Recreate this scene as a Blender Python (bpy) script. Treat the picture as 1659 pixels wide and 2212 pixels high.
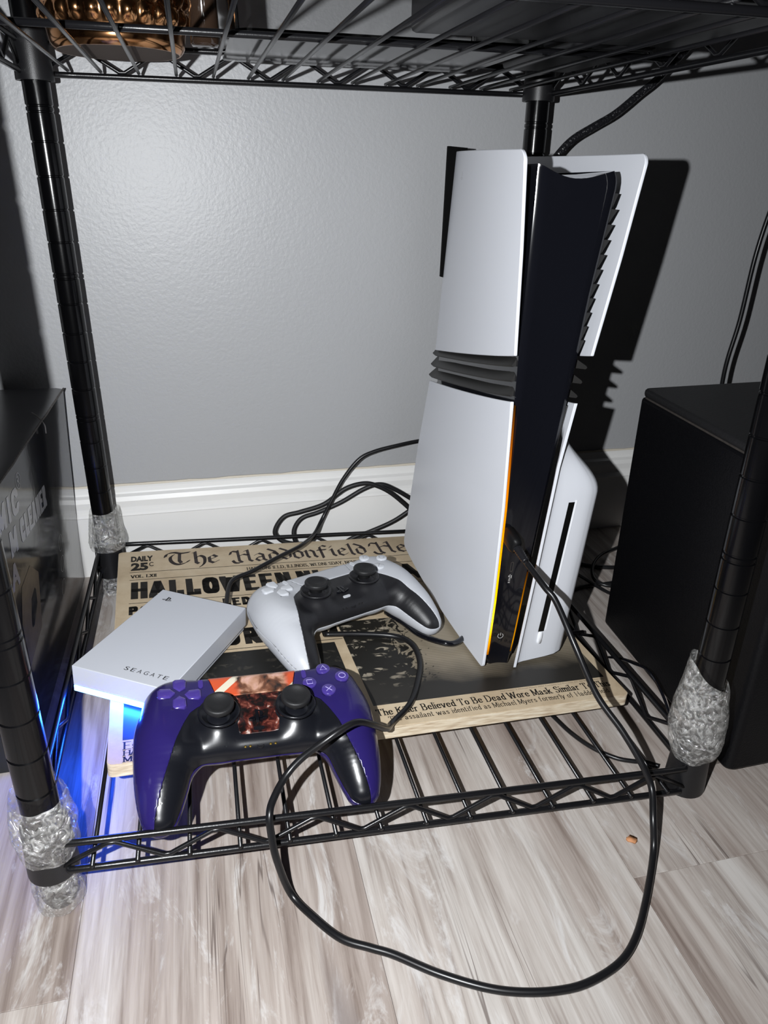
import bpy, bmesh, math, random
import numpy as np
from mathutils import Vector, Matrix

for _o in list(bpy.data.objects):
    bpy.data.objects.remove(_o)
S = 0.001                       # everything below is in millimetres
scene = bpy.context.scene
COL = scene.collection
rnd = random.Random(7)

# ------------------------------------------------------------------ camera, light, exposure
CAM = np.array([110.877, -715.205, 403.636])
EUL = (math.radians(65.2763), math.radians(-0.9553), math.radians(-13.4849))
cd = bpy.data.cameras.new('camera')
cd.sensor_fit = 'HORIZONTAL'
cd.sensor_width = 36.0
cd.lens = 1600.0 / 1659.0 * 36.0
cd.clip_start = 0.01
cd.clip_end = 50
cam = bpy.data.objects.new('camera', cd)
COL.objects.link(cam)
cam.location = CAM * S
cam.rotation_euler = EUL
scene.camera = cam

FLASH = np.array([46.0, -696.0, 411.0])      # the phone's lamp, beside the lens
ld = bpy.data.lights.new('phone_flash', 'SPOT')
ld.energy = 22.0
ld.color = (0.96, 0.98, 1.0)
ld.spot_size = math.radians(155)
ld.spot_blend = 1.0
ld.shadow_soft_size = 0.0032
lo = bpy.data.objects.new('phone_flash', ld)
COL.objects.link(lo)
lo.location = FLASH * S
lo.rotation_euler = (math.radians(67), 0, math.radians(-11))

world = bpy.data.worlds.new('world')
scene.world = world
world.use_nodes = True
world.node_tree.nodes['Background'].inputs[0].default_value = (0.5, 0.52, 0.6, 1)
world.node_tree.nodes['Background'].inputs[1].default_value = 0.012
scene.view_settings.view_transform = 'Standard'
scene.view_settings.look = 'None'
scene.view_settings.gamma = 1.0
scene.view_settings.exposure = 0.0
scene.view_settings.use_curve_mapping = False


# ------------------------------------------------------------------ material helpers
def srgb(r, g, b):
    f = lambda c: ((c / 255 + 0.055) / 1.055) ** 2.4 if c / 255 > 0.04045 else c / 255 / 12.92
    return (f(r), f(g), f(b), 1)


MATS = {}


def mat(name, col, rough=0.5, metal=0.0, spec=0.5, coat=0.0, coat_rough=0.05, bump=0.0, bump_scale=800.0,
        trans=0.0, var=0.0, var_scale=60.0, ior=1.45):
    if name in MATS:
        return MATS[name]
    m = bpy.data.materials.new(name)
    m.use_nodes = True
    nt = m.node_tree
    p = nt.nodes['Principled BSDF']
    if len(col) == 3:
        col = (*col, 1)
    p.inputs['Base Color'].default_value = col
    p.inputs['Roughness'].default_value = rough
    p.inputs['Metallic'].default_value = metal
    p.inputs['Specular IOR Level'].default_value = spec
    p.inputs['Coat Weight'].default_value = coat
    p.inputs['Coat Roughness'].default_value = coat_rough
    p.inputs['Transmission Weight'].default_value = trans
    p.inputs['IOR'].default_value = ior
    tc = nt.nodes.new('ShaderNodeTexCoord')
    if bump:
        n = nt.nodes.new('ShaderNodeTexNoise')
        n.inputs['Scale'].default_value = bump_scale
        n.inputs['Detail'].default_value = 2
        b = nt.nodes.new('ShaderNodeBump')
        b.inputs['Strength'].default_value = bump
        b.inputs['Distance'].default_value = 0.001
        nt.links.new(tc.outputs['Object'], n.inputs['Vector'])
        nt.links.new(n.outputs['Fac'], b.inputs['Height'])
        nt.links.new(b.outputs['Normal'], p.inputs['Normal'])
    if var:
        n2 = nt.nodes.new('ShaderNodeTexNoise')
        n2.inputs['Scale'].default_value = var_scale
        n2.inputs['Detail'].default_value = 5
        mx = nt.nodes.new('ShaderNodeMix')
        mx.data_type = 'RGBA'
        mx.inputs['A'].default_value = [c * (1 - var) for c in col[:3]] + [1]
        mx.inputs['B'].default_value = [min(1, c * (1 + var)) for c in col[:3]] + [1]
        nt.links.new(tc.outputs['Object'], n2.inputs['Vector'])
        nt.links.new(n2.outputs['Fac'], mx.inputs['Factor'])
        nt.links.new(mx.outputs['Result'], p.inputs['Base Color'])
    MATS[name] = m
    return m


def ramp(nt, stops, interp='LINEAR'):
    r = nt.nodes.new('ShaderNodeValToRGB')
    r.color_ramp.interpolation = interp
    e = r.color_ramp.elements
    while len(e) < len(stops):
        e.new(0.5)
    for el, (p, c) in zip(e, stops):
        el.position = p
        el.color = c if len(c) == 4 else (*c, 1)
    return r


def emit_mat(name, stops, axis, lo_, hi_, strength):
    """a light guide: brightness falls off along its length (object coordinates, metres)"""
    m = bpy.data.materials.new(name)
    m.use_nodes = True
    nt = m.node_tree
    nt.nodes.clear()
    out = nt.nodes.new('ShaderNodeOutputMaterial')
    em = nt.nodes.new('ShaderNodeEmission')
    em.inputs['Strength'].default_value = strength
    tc = nt.nodes.new('ShaderNodeTexCoord')
    sp = nt.nodes.new('ShaderNodeSeparateXYZ')
    mr = nt.nodes.new('ShaderNodeMapRange')
    mr.inputs['From Min'].default_value = lo_
    mr.inputs['From Max'].default_value = hi_
    r = ramp(nt, stops)
    nt.links.new(tc.outputs['Object'], sp.inputs[0])
    nt.links.new(sp.outputs[axis], mr.inputs['Value'])
    nt.links.new(mr.outputs['Result'], r.inputs['Fac'])
    nt.links.new(r.outputs['Color'], em.inputs['Color'])
    nt.links.new(em.outputs[0], out.inputs[0])
    MATS[name] = m
    return m


# ------------------------------------------------------------------ object helpers
def link(o, parent=None):
    COL.objects.link(o)
    if parent is not None:
        o.parent = parent
    return o


def obj(name, verts, faces, m, parent=None, smooth=False, label=None):
    me = bpy.data.meshes.new(name)
    v = np.asarray(verts, float) * S
    me.from_pydata(v.tolist(), [], [tuple(int(i) for i in f) for f in faces])
    me.materials.append(m)
    if smooth:
        me.shade_smooth()
    me.update()
    o = bpy.data.objects.new(name, me)
    link(o, parent)
    if label:
        o['label'] = label
    return o


def tag(o, label, cat, group=None):
    o['label'] = label
    o['category'] = cat
    if group:
        o['group'] = group
    return o


def structure(o):
    o['kind'] = 'structure'
    return o


def empty(name, loc=(0, 0, 0), eul=None, mtx=None):
    o = bpy.data.objects.new(name, None)
    o.empty_display_size = 0.02
    link(o)
    if mtx is not None:
        o.matrix_world = mtx
    else:
        o.location = np.asarray(loc, float) * S
        if eul:
            o.rotation_euler = eul
    return o


def frame_mtx(O, X, Y, Z):
    m = Matrix.Identity(4)
    for i, a in enumerate((X, Y, Z)):
        for j in range(3):
            m[j][i] = float(a[j])
    for j in range(3):
        m[j][3] = float(O[j]) * S
    return m


def sharpen(o, deg=35):
    me = o.data
    me.shade_smooth()
    try:
        me.set_sharp_from_angle(angle=math.radians(deg))
    except Exception:
        pass
    return o


class MB:
    """collects shapes into one mesh"""
    def __init__(self):
        self.v = []
        self.f = []

    def add(self, verts, faces):
        b = len(self.v)
        self.v += [tuple(map(float, p)) for p in verts]
        self.f += [tuple(i + b for i in f) for f in faces]
        return self

    def box(self, x0, x1, y0, y1, z0, z1):
        v = [(x, y, z) for z in (z0, z1) for y in (y0, y1) for x in (x0, x1)]
        return self.add(v, [(0, 2, 3, 1), (4, 5, 7, 6), (0, 1, 5, 4), (2, 6, 7, 3), (0, 4, 6, 2), (1, 3, 7, 5)])

    def tube(self, pts, r, n=8, cap=True):
        pts = [np.asarray(p, float) for p in pts]
        q = [pts[0]]
        for p in pts[1:]:
            if np.linalg.norm(p - q[-1]) > 1e-6:
                q.append(p)
        pts = q
        rr = r if hasattr(r, '__len__') else [r] * len(pts)
        T = []
        for i in range(len(pts)):
            a = pts[max(0, i - 1)]
            b = pts[min(len(pts) - 1, i + 1)]
            t = b - a
            T.append(t / (np.linalg.norm(t) + 1e-12))
        up = np.array([0, 0, 1.0])
        if abs(T[0] @ up) > 0.95:
            up = np.array([0, 1.0, 0])
        u = np.cross(T[0], up)
        u /= np.linalg.norm(u)
        V = []
        for i, (p, t) in enumerate(zip(pts, T)):
            u = u - t * (u @ t)
            u /= np.linalg.norm(u)
            w = np.cross(t, u)
            for k in range(n):
                a = 2 * math.pi * k / n
                V.append(p + (u * math.cos(a) + w * math.sin(a)) * rr[i])
        F = []
        for i in range(len(pts) - 1):
            for k in range(n):
                k2 = (k + 1) % n
                F.append((i * n + k, i * n + k2, (i + 1) * n + k2, (i + 1) * n + k))
        if cap:
            F.append(tuple(reversed(range(n))))
            F.append(tuple(range((len(pts) - 1) * n, len(pts) * n)))
        return self.add(V, F)

    def lathe(self, prof, n=24, c=(0, 0, 0), capb=True, capt=True):
        V = []
        for (r, z) in prof:
            for k in range(n):
                a = 2 * math.pi * k / n
                V.append((c[0] + r * math.cos(a), c[1] + r * math.sin(a), c[2] + z))
        F = []
        for i in range(len(prof) - 1):
            for k in range(n):
                k2 = (k + 1) % n
                F.append((i * n + k, i * n + k2, (i + 1) * n + k2, (i + 1) * n + k))
        if capb:
            F.append(tuple(reversed(range(n))))
        if capt:
            F.append(tuple(range((len(prof) - 1) * n, len(prof) * n)))
        return self.add(V, F)

    def prism(self, poly, z0, z1):
        n = len(poly)
        V = [(x, y, z0) for x, y in poly] + [(x, y, z1) for x, y in poly]
        F = [tuple(reversed(range(n))), tuple(range(n, 2 * n))]
        F += [(i, (i + 1) % n, n + (i + 1) % n, n + i) for i in range(n)]
        return self.add(V, F)

    def grid(self, P):
        """P[i][j] points"""
        P = np.asarray(P, float)
        a, b = P.shape[:2]
        V = P.reshape(-1, 3)
        F = [(i * b + j, i * b + j + 1, (i + 1) * b + j + 1, (i + 1) * b + j) for i in range(a - 1) for j in range(b - 1)]
        return self.add(V, F)

    def build(self, name, m, parent=None, smooth=False, label=None):
        return obj(name, self.v, self.f, m, parent, smooth, label)


def bevel(o, w, seg=2, angle=40):
    md = o.modifiers.new('bevel', 'BEVEL')
    md.width = w * S
    md.segments = seg
    md.limit_method = 'ANGLE'
    md.angle_limit = math.radians(angle)
    o.data.shade_smooth()
    md.harden_normals = False
    try:
        o.data.set_sharp_from_angle(angle=math.radians(50))
    except Exception:
        pass
    return o


def spline(pts, n=8):
    P = [np.asarray(p, float) for p in pts]
    out = []
    for i in range(len(P) - 1):
        p0 = P[i - 1] if i else 2 * P[0] - P[1]
        p1, p2 = P[i], P[i + 1]
        p3 = P[i + 2] if i + 2 < len(P) else 2 * P[-1] - P[-2]
        for k in range(n):
            t = k / n
            out.append(0.5 * (2 * p1 + (p2 - p0) * t + (2 * p0 - 5 * p1 + 4 * p2 - p3) * t * t + (3 * p1 - p0 - 3 * p2 + p3) * t ** 3))
    out.append(P[-1])
    return out


def interp(x, tab):
    xs = [t[0] for t in tab]
    ys = [t[1] for t in tab]
    return float(np.interp(x, xs, ys))


def round_rect(x0, x1, y0, y1, r, n=5):
    P = []
    for cx, cy, a0 in ((x1 - r, y1 - r, 0), (x0 + r, y1 - r, 90), (x0 + r, y0 + r, 180), (x1 - r, y0 + r, 270)):
        for k in range(n + 1):
            a = math.radians(a0 + 90 * k / n)
            P.append((cx + r * math.cos(a), cy + r * math.sin(a)))
    return P


# ---- lettering
def font_mesh(s, bold=0.0, shear=0.0):
    cu = bpy.data.curves.new('txt', 'FONT')
    cu.body = s
    cu.size = 1.0
    cu.offset = bold
    cu.shear = shear
    cu.resolution_u = 3
    o = bpy.data.objects.new('txt', cu)
    COL.objects.link(o)
    dg = bpy.context.evaluated_depsgraph_get()
    dg.update()
    me = bpy.data.meshes.new_from_object(o.evaluated_get(dg))
    V = np.array([v.co[:] for v in me.vertices])
    F = [tuple(p.vertices) for p in me.polygons]
    bpy.data.objects.remove(o)
    bpy.data.curves.remove(cu)
    bpy.data.meshes.remove(me)
    return V[:, :2], F


def font_fit(s, x0, x1, y0, y1, bold=0.02, shear=0.0):
    V, F = font_mesh(s, bold, shear)
    lo_, hi_ = V.min(0), V.max(0)
    V = (V - lo_) / (hi_ - lo_)
    V = V * [x1 - x0, y1 - y0] + [x0, y0]
    return V, F


def hull(pts):
    pts = sorted(set((round(float(a), 4), round(float(b), 4)) for a, b in pts))
    if len(pts) < 3:
        return pts
    def half(ps):
        h = []
        for p in ps:
            while len(h) > 1 and (h[-1][0] - h[-2][0]) * (p[1] - h[-2][1]) - (h[-1][1] - h[-2][1]) * (p[0] - h[-2][0]) <= 0:
                h.pop()
            h.append(p)
        return h
    a, b = half(pts), half(pts[::-1])
    return a[:-1] + b[:-1]


SERIF = {
 'A': ('0,0 4,10 8,0', '1.6,3.4 6.4,3.4'), 'B': ('1,0 1,10', '~1,10 5,10 6.3,7.6 4.6,5.3 1,5.2', '~1,5.2 5.4,5.1 7,2.6 5.2,0 1,0'),
 'D': ('1,0 1,10', '~1,10 4.5,10 7.8,7.4 8,5 7.6,2.6 4.5,0 1,0'), 'E': ('1,0 1,10', '1,10 6.6,10', '1,5.2 5.2,5.2', '1,0 7,0'),
 'F': ('1,0 1,10', '1,10 6.6,10', '1,5.2 5.2,5.2'), 'H': ('1,0 1,10', '8,0 8,10', '1,5.2 8,5.2'), 'I': ('1.2,0 1.2,10',),
 'K': ('1,0 1,10', '7.4,10 1,4.6', '3.2,6.2 8,0'), 'L': ('1,0 1,10', '1,0 6.6,0 6.6,2'), 'M': ('1,0 1,10', '1,10 5,1', '5,1 9,10', '9,10 9,0'),
 'N': ('1,0 1,10', '1,10 8,0', '8,0 8,10'), 'O': ('~4.5,10 1.4,8.4 0.7,5 1.4,1.6 4.5,0 7.6,1.6 8.3,5 7.6,8.4 4.5,10',),
 'R': ('1,0 1,10', '~1,10 5,10 6.6,7.6 5,5.2 1,5', '3.6,5 7.6,0'), 'S': ('~6.4,8 4.8,9.9 2.2,9.4 1.3,7.4 3.6,5.3 6,4 6.6,2 5,0.1 2.4,0.2 0.9,2',),
 'T': ('4,0 4,10', '0.4,8 0.4,10 7.6,10 7.6,8'), 'V': ('0,10 4,0', '4,0 8,10'), 'W': ('0,10 3,0', '3,0 5.6,9', '5.6,9 8.4,0', '8.4,0 11.4,10'),
 'X': ('0.4,10 7.6,0', '7.2,10 0.6,0'), 'Y': ('0,10 4,5 4,0', '8,10 4,5'), 'C': ('~7.6,7.4 5,10 1.8,8.6 0.8,5 1.8,1.4 5,0 7.8,2.4',),
 'P': ('1,0 1,10', '~1,10 5,10 6.8,7.4 5,4.8 1,4.6'),
 'a': ('~1.2,5 2.8,6.3 4.6,5 4.8,3 4.8,0.6 5.8,0', '~4.8,3.6 2,3 0.9,1.6 2.2,0 4.8,1.4'), 'c': ('~5,4.8 3,6.2 1.2,4.8 0.9,3 1.6,0.8 3.2,0 5.2,1.2',),
 'd': ('5,10 5,0', '~5,4.8 3,6.2 1.2,4.8 0.9,3 1.6,0.8 3.2,0 5,1.2'), 'e': ('0.9,3.4 5.1,3.4', '~5.1,3.4 4.8,5.4 3,6.2 1.3,5 0.8,3 1.6,0.8 3.2,0 5.2,1.3'),
 'f': ('1.8,0 1.8,7', '~1.8,7 2.4,9.6 4.4,9.4', '0.4,6 3.8,6'), 'h': ('1,0 1,10', '~1,4.6 3,6.2 5,5 5.1,3', '5.1,4 5.1,0'), 'i': ('1,0 1,6.2', '0.9,8.6 1.2,9.2'),
 'k': ('1,0 1,10', '5,6.2 1,2.6', '2.4,3.8 5.6,0'), 'l': ('1,0 1,10',), 'm': ('1,0 1,6.2', '~1,4.6 2.8,6.2 4.5,5 4.6,3', '4.6,4.5 4.6,0', '~4.6,4.6 6.6,6.2 8.2,5 8.3,3', '8.3,4.5 8.3,0'),
 'n': ('1,0 1,6.2', '~1,4.6 3,6.2 5,5 5.1,3', '5.1,4 5.1,0'), 'o': ('~3,6.2 1.2,5.2 0.8,3.1 1.2,1 3,0 4.8,1 5.2,3.1 4.8,5.2 3,6.2',),
 'r': ('1,0 1,6.2', '~1,4.2 2.6,6.2 4.2,5.6'), 's': ('~4.3,4.8 2.8,6.2 1.2,5.2 1.6,3.8 3.8,2.6 4.3,1.2 2.8,0 0.9,1.2',), 't': ('1.8,8.4 1.8,1', '~1.8,1 2.6,0 4,0.6', '0.3,6.1 3.8,6.1'),
 'v': ('0.2,6.2 3,0', '3,0 5.6,6.2'), 'w': ('0.2,6.2 2.4,0', '2.4,0 4.4,5.6', '4.4,5.6 6.4,0', '6.4,0 8.6,6.2'), 'y': ('0.2,6.2 3,0', '~5.6,6.2 3,0 1.6,-2.6 0.2,-2.6'),
 '1': ('1,8.6 2.6,10 2.6,0',), '7': ('0.4,8 0.4,10 6,10 2.6,0',), '8': ('~3.4,10 1.2,9 1.2,6.6 3.4,5.3 5.8,4 6,1.4 3.4,0 0.8,1.4 1,4 3.4,5.3 5.6,6.6 5.6,9 3.4,10',),
 '9': ('~5.6,6 3.6,4 1,5 0.9,8 3.2,10 5.6,8.6 5.8,5 4.6,1.4 2,0',), ',': ('1,0.8 0.6,-1.6',), '.': ('0.8,0 0.9,0.7',)}
BLACK = {
 'T': ('~2.2,8.4 0.8,6.5 0.9,3.5 2.6,1 5,0.4 7.6,1.6 8.8,3', '~-1.5,7 -0.6,9.4 2.5,10.4 5.5,9.4 9.4,10', '5,9.2 4.6,3.4 5.4,1.6'),
 'h': ('0.6,9.4 1.4,10 1.4,1.2 2.4,0.2', '~1.4,4.8 3.4,6.5 5.2,5 5.3,2 4.6,-0.5 3,-2.4'), 'e': ('1,5 1,1.3 2.6,0.1 4.8,1.6', '1,5 2.9,6.5 4.5,4.9 1.2,2.9'),
 'H': ('~-1.4,6.8 -0.4,9.4 2.2,8.8', '2.2,10 2.2,1 3.4,-0.4', '2.2,5 4.6,6.4 6.6,5.6', '5.4,9.2 6.8,10 6.8,1.2 8,0', '~-0.8,1.4 0.2,-0.6 2.2,-0.8'),
 'a': ('0.8,5.2 2.6,6.5 4.3,5.3 4.3,1.2 5.4,0', '4.3,3.7 1.8,3.1 0.8,1.6 2.2,0 4.3,1.5'), 'd': ('4.7,4.8 2.7,6.4 0.9,5 0.9,1.4 2.6,0 4.6,1.5 4.7,5 3.6,7.6 0.8,9.8',),
 'o': ('0.9,5 0.9,1.4 2.6,0 4.6,1.3 4.6,5 2.8,6.5 0.9,5',), 'n': ('0.2,5.4 1.2,6.4 1.2,1.2 2.1,0', '1.2,4.9 3.2,6.5 4.7,5.2 4.7,1.2 5.7,0'),
 'f': ('1.6,-1 1.6,8.6 3.2,10 4.8,9', '0,6 4.2,6.1'), 'i': ('0.2,5.4 1.2,6.4 1.2,1.2 2.2,0', '0.8,8 1.5,8.8'), 'l': ('0.2,9.4 1.2,10.2 1.2,1.2 2.2,0',)}


def stroke_text(s, font, x0, x1, base, cap, w, t, ang=0.0, serif=True, gap=1.6, space=4.0):
    """letters drawn with a broad nib; returns polygons"""
    strokes = []
    x = 0.0
    for ch in s:
        if ch == ' ':
            x += space
            continue
        g = font[ch]
        mx = 0
        for st in g:
            sm = st.startswith('~')
            P = [tuple(map(float, q.split(','))) for q in st.lstrip('~').split()]
            mx = max(mx, max(p[0] for p in P))
            if sm:
                P = [tuple(p) for p in spline(P, 4)]
            strokes.append(([(a + x, b) for a, b in P], sm))
        x += mx + gap
    W = x - gap
    k = cap / 10.0
    sx = (x1 - x0) / W
    polys = []
    nx, ny = math.cos(ang) * w / 2, math.sin(ang) * w / 2
    mx_, my_ = -math.sin(ang) * t / 2, math.cos(ang) * t / 2
    nib = [(nx + mx_, ny + my_), (nx - mx_, ny - my_), (-nx + mx_, -ny + my_), (-nx - mx_, -ny - my_)]
    for P, sm in strokes:
        Q = [(x0 + a * sx, base + b * k) for a, b in P]
        for a, b in zip(Q[:-1], Q[1:]):
            polys.append(hull([(a[0] + i, a[1] + j) for i, j in nib] + [(b[0] + i, b[1] + j) for i, j in nib]))
        if serif and not sm:
            for e, q in ((Q[0], Q[1]), (Q[-1], Q[-2])):
                if abs(q[1] - e[1]) > 1.5 * abs(q[0] - e[0]) and abs(q[1] - e[1]) > cap * .25:
                    polys.append(hull([(e[0] - w, e[1] - t * .6), (e[0] + w, e[1] - t * .6), (e[0] + w, e[1] + t * .6), (e[0] - w, e[1] + t * .6)]))
    return polys


class Flat:
    """flat print lying in a plane"""
    def __init__(self, z=0.0):
        self.mb = MB()
        self.z = z

    def polys(self, ps):
        for p in ps:
            if len(p) >= 3:
                self.mb.add([(a, b, self.z) for a, b in p], [tuple(range(len(p)))])
        return self

    def mesh(self, VF):
        V, F = VF
        self.mb.add([(a, b, self.z) for a, b in V], F)
        return self

    def rect(self, x0, x1, y0, y1):
        return self.polys([[(x0, y0), (x1, y0), (x1, y1), (x0, y1)]])

    def build(self, name, m, parent, xf=None):
        if xf is not None:
            self.mb.v = [xf(*p) for p in self.mb.v]
        return self.mb.build(name, m, parent)


LOGO = [[(8.98, 2.6), (8.98, 20.14), (12.9, 21.4), (12.9, 6.69), (13.1, 5.9), (13.7, 5.7), (14.3, 6.2), (14.45, 7.2), (14.45, 13.08), (16.6, 13.5), (18.2, 12.5), (18.8, 9.9), (18.2, 6.9), (16.6, 5.3), (14.4, 4.1), (11, 3.0)],
        [(13.64, 18.84), (19.94, 16.56), (20.5, 16.0), (20.18, 15.74), (19.2, 15.6), (17.83, 15.87), (13.62, 17.37), (13.62, 14.98), (13.86, 14.9), (16.78, 14.28), (19.5, 14.3), (22.2, 14.94), (23.8, 15.9), (23.8, 17.0), (22.2, 18.05), (13.64, 21.15)],
        [(1.8, 18.6), (0.3, 17.8), (0.45, 16.28), (2.6, 15.23), (8.23, 13.2), (8.23, 15.53), (4.2, 17), (3.6, 17.5), (3.97, 17.83), (5.1, 17.95), (6.31, 17.7), (8.25, 17), (8.25, 19.07), (7.86, 19.15), (5, 19.4)]]


def logo_polys(cx, cy, w, rot=0.0):
    k = w / 24.0
    c, s = math.cos(rot), math.sin(rot)
    out = []
    for p in LOGO:
        out.append([(cx + c * (a - 12) * k - s * (12 - b) * k, cy + s * (a - 12) * k + c * (12 - b) * k) for a, b in p])
    return out


# ------------------------------------------------------------------ shared materials
M_black_wire = mat('black_epoxy_wire', (0.006, 0.006, 0.007), 0.28, 0, 0.5, bump=0.05, bump_scale=900)
M_post = mat('black_enamel_post', (0.0022, 0.0022, 0.0026), 0.17, 0, 0.42, bump=0.015, bump_scale=500)
M_collar = mat('black_plastic_collar', (0.008, 0.008, 0.009), 0.42, 0, 0.5, bump=0.08, bump_scale=1500)
M_cable = mat('black_rubber_cable', (0.007, 0.007, 0.008), 0.32, 0, 0.5)
M_cable_flat = mat('black_matte_cable', (0.010, 0.010, 0.011), 0.5, 0, 0.5)
M_white_plastic = mat('white_matte_plastic', (0.66, 0.68, 0.73), 0.42, 0, 0.45, bump=0.03, bump_scale=2500)
M_white_gloss = mat('white_gloss_plastic', (0.80, 0.82, 0.86), 0.22, 0, 0.5)
M_black_gloss = mat('piano_black_plastic', (0.0045, 0.0048, 0.007), 0.09, 0, 0.5, coat=0.4, coat_rough=0.03)
M_black_satin = mat('black_satin_plastic', (0.010, 0.010, 0.012), 0.35, 0, 0.5, bump=0.05, bump_scale=3000)
M_grey_vent = mat('dark_grey_vent_plastic', (0.017, 0.0165, 0.016), 0.5, 0, 0.4)
M_ink = mat('black_ink', (0.018, 0.016, 0.014), 0.7, 0, 0.25, var=0.5, var_scale=300)
M_grey_print = mat('grey_print', (0.3, 0.3, 0.31), 0.5)

# ------------------------------------------------------------------ setting: floor, wall, baseboard
WALL_Y = 35.6


def wood_floor_mat():
    m = bpy.data.materials.new('whitewashed_vinyl_plank')
    m.use_nodes = True
    nt = m.node_tree
    L = nt.links.new
    p = nt.nodes['Principled BSDF']
    p.inputs['Roughness'].default_value = 0.5
    p.inputs['Specular IOR Level'].default_value = 0.35
    tc = nt.nodes.new('ShaderNodeTexCoord')
    oi = nt.nodes.new('ShaderNodeObjectInfo')
    mul = nt.nodes.new('ShaderNodeVectorMath')
    mul.operation = 'MULTIPLY_ADD'
    mul.inputs[1].default_value = (1, 1, 1)
    cmb = nt.nodes.new('ShaderNodeCombineXYZ')
    sc1 = nt.nodes.new('ShaderNodeMath')
    sc1.operation = 'MULTIPLY'
    sc1.inputs[1].default_value = 7.3
    L(oi.outputs['Random'], sc1.inputs[0])
    L(sc1.outputs[0], cmb.inputs[0])
    L(sc1.outputs[0], cmb.inputs[1])
    L(tc.outputs['Object'], mul.inputs[0])
    L(cmb.outputs[0], mul.inputs[2])

    def noise(sx, sy, scale, detail, rough=0.6, dist=0.0):
        mp = nt.nodes.new('ShaderNodeMapping')
        mp.inputs['Scale'].default_value = (sx, sy, 1)
        n = nt.nodes.new('ShaderNodeTexNoise')
        n.inputs['Scale'].default_value = scale
        n.inputs['Detail'].default_value = detail
        n.inputs['Roughness'].default_value = rough
        n.inputs['Distortion'].default_value = dist
        L(mul.outputs[0], mp.inputs['Vector'])
        L(mp.outputs[0], n.inputs['Vector'])
        return n
    broad = noise(17, 1.3, 1.0, 5, 0.6, 0.5)
    base = ramp(nt, [(0.30, (0.25, 0.205, 0.182)), (0.42, (0.37, 0.322, 0.292)), (0.52, (0.47, 0.432, 0.402)), (0.64, (0.54, 0.515, 0.49))])
    L(broad.outputs['Fac'], base.inputs['Fac'])
    fine = noise(130, 5, 1.0, 6, 0.7, 0.3)
    fr = ramp(nt, [(0.32, (0.44, 0.38, 0.35)), (0.46, (0.80, 0.77, 0.75)), (0.60, (1.06, 1.06, 1.06))])
    L(fine.outputs['Fac'], fr.inputs['Fac'])
    m1 = nt.nodes.new('ShaderNodeMix')
    m1.data_type = 'RGBA'
    m1.blend_type = 'MULTIPLY'
    m1.inputs['Factor'].default_value = 0.85
    L(base.outputs['Color'], m1.inputs['A'])
    L(fr.outputs['Color'], m1.inputs['B'])
    # worn, paler brushed patches
    worn = noise(34, 9, 1.0, 6, 0.75, 1.0)
    wr = ramp(nt, [(0.54, (0, 0, 0)), (0.66, (0.75, 0.75, 0.75))])
    L(worn.outputs['Fac'], wr.inputs['Fac'])
    m2 = nt.nodes.new('ShaderNodeMix')
    m2.data_type = 'RGBA'
    L(wr.outputs['Color'], m2.inputs['Factor'])
    L(m1.outputs['Result'], m2.inputs['A'])
    m2.inputs['B'].default_value = (0.58, 0.565, 0.555, 1)
    # grey-brown streaks and cracks along the grain
    stre = noise(26, 2.2, 1.0, 3, 0.5, 1.2)
    sr = ramp(nt, [(0.29, (0.8, 0.8, 0.8)), (0.36, (0, 0, 0))])
    L(stre.outputs['Fac'], sr.inputs['Fac'])
    m3 = nt.nodes.new('ShaderNodeMix')
    m3.data_type = 'RGBA'
    L(sr.outputs['Color'], m3.inputs['Factor'])
    L(m2.outputs['Result'], m3.inputs['A'])
    m3.inputs['B'].default_value = (0.20, 0.17, 0.16, 1)
    crack = noise(75, 1.3, 1.0, 2, 0.5, 2.0)
    cr = ramp(nt, [(0.487, (0, 0, 0)), (0.497, (0.8, 0.8, 0.8)), (0.503, (0.8, 0.8, 0.8)), (0.513, (0, 0, 0))])
    L(crack.outputs['Fac'], cr.inputs['Fac'])
    gate = noise(14, 3, 1.0, 2)
    gr = ramp(nt, [(0.55, (0, 0, 0)), (0.63, (1, 1, 1))])
    L(gate.outputs['Fac'], gr.inputs['Fac'])
    gm = nt.nodes.new('ShaderNodeMath')
    gm.operation = 'MULTIPLY'
    L(cr.outputs['Color'], gm.inputs[0])
    L(gr.outputs['Color'], gm.inputs[1])
    m4 = nt.nodes.new('ShaderNodeMix')
    m4.data_type = 'RGBA'
    L(gm.outputs[0], m4.inputs['Factor'])
    L(m3.outputs['Result'], m4.inputs['A'])
    m4.inputs['B'].default_value = (0.10, 0.075, 0.065, 1)
    L(m4.outputs['Result'], p.inputs['Base Color'])
    b = nt.nodes.new('ShaderNodeBump')
    b.inputs['Strength'].default_value = 0.12
    b.inputs['Distance'].default_value = 0.0006
    L(fine.outputs['Fac'], b.inputs['Height'])
    L(b.outputs['Normal'], p.inputs['Normal'])
    return m


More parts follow.
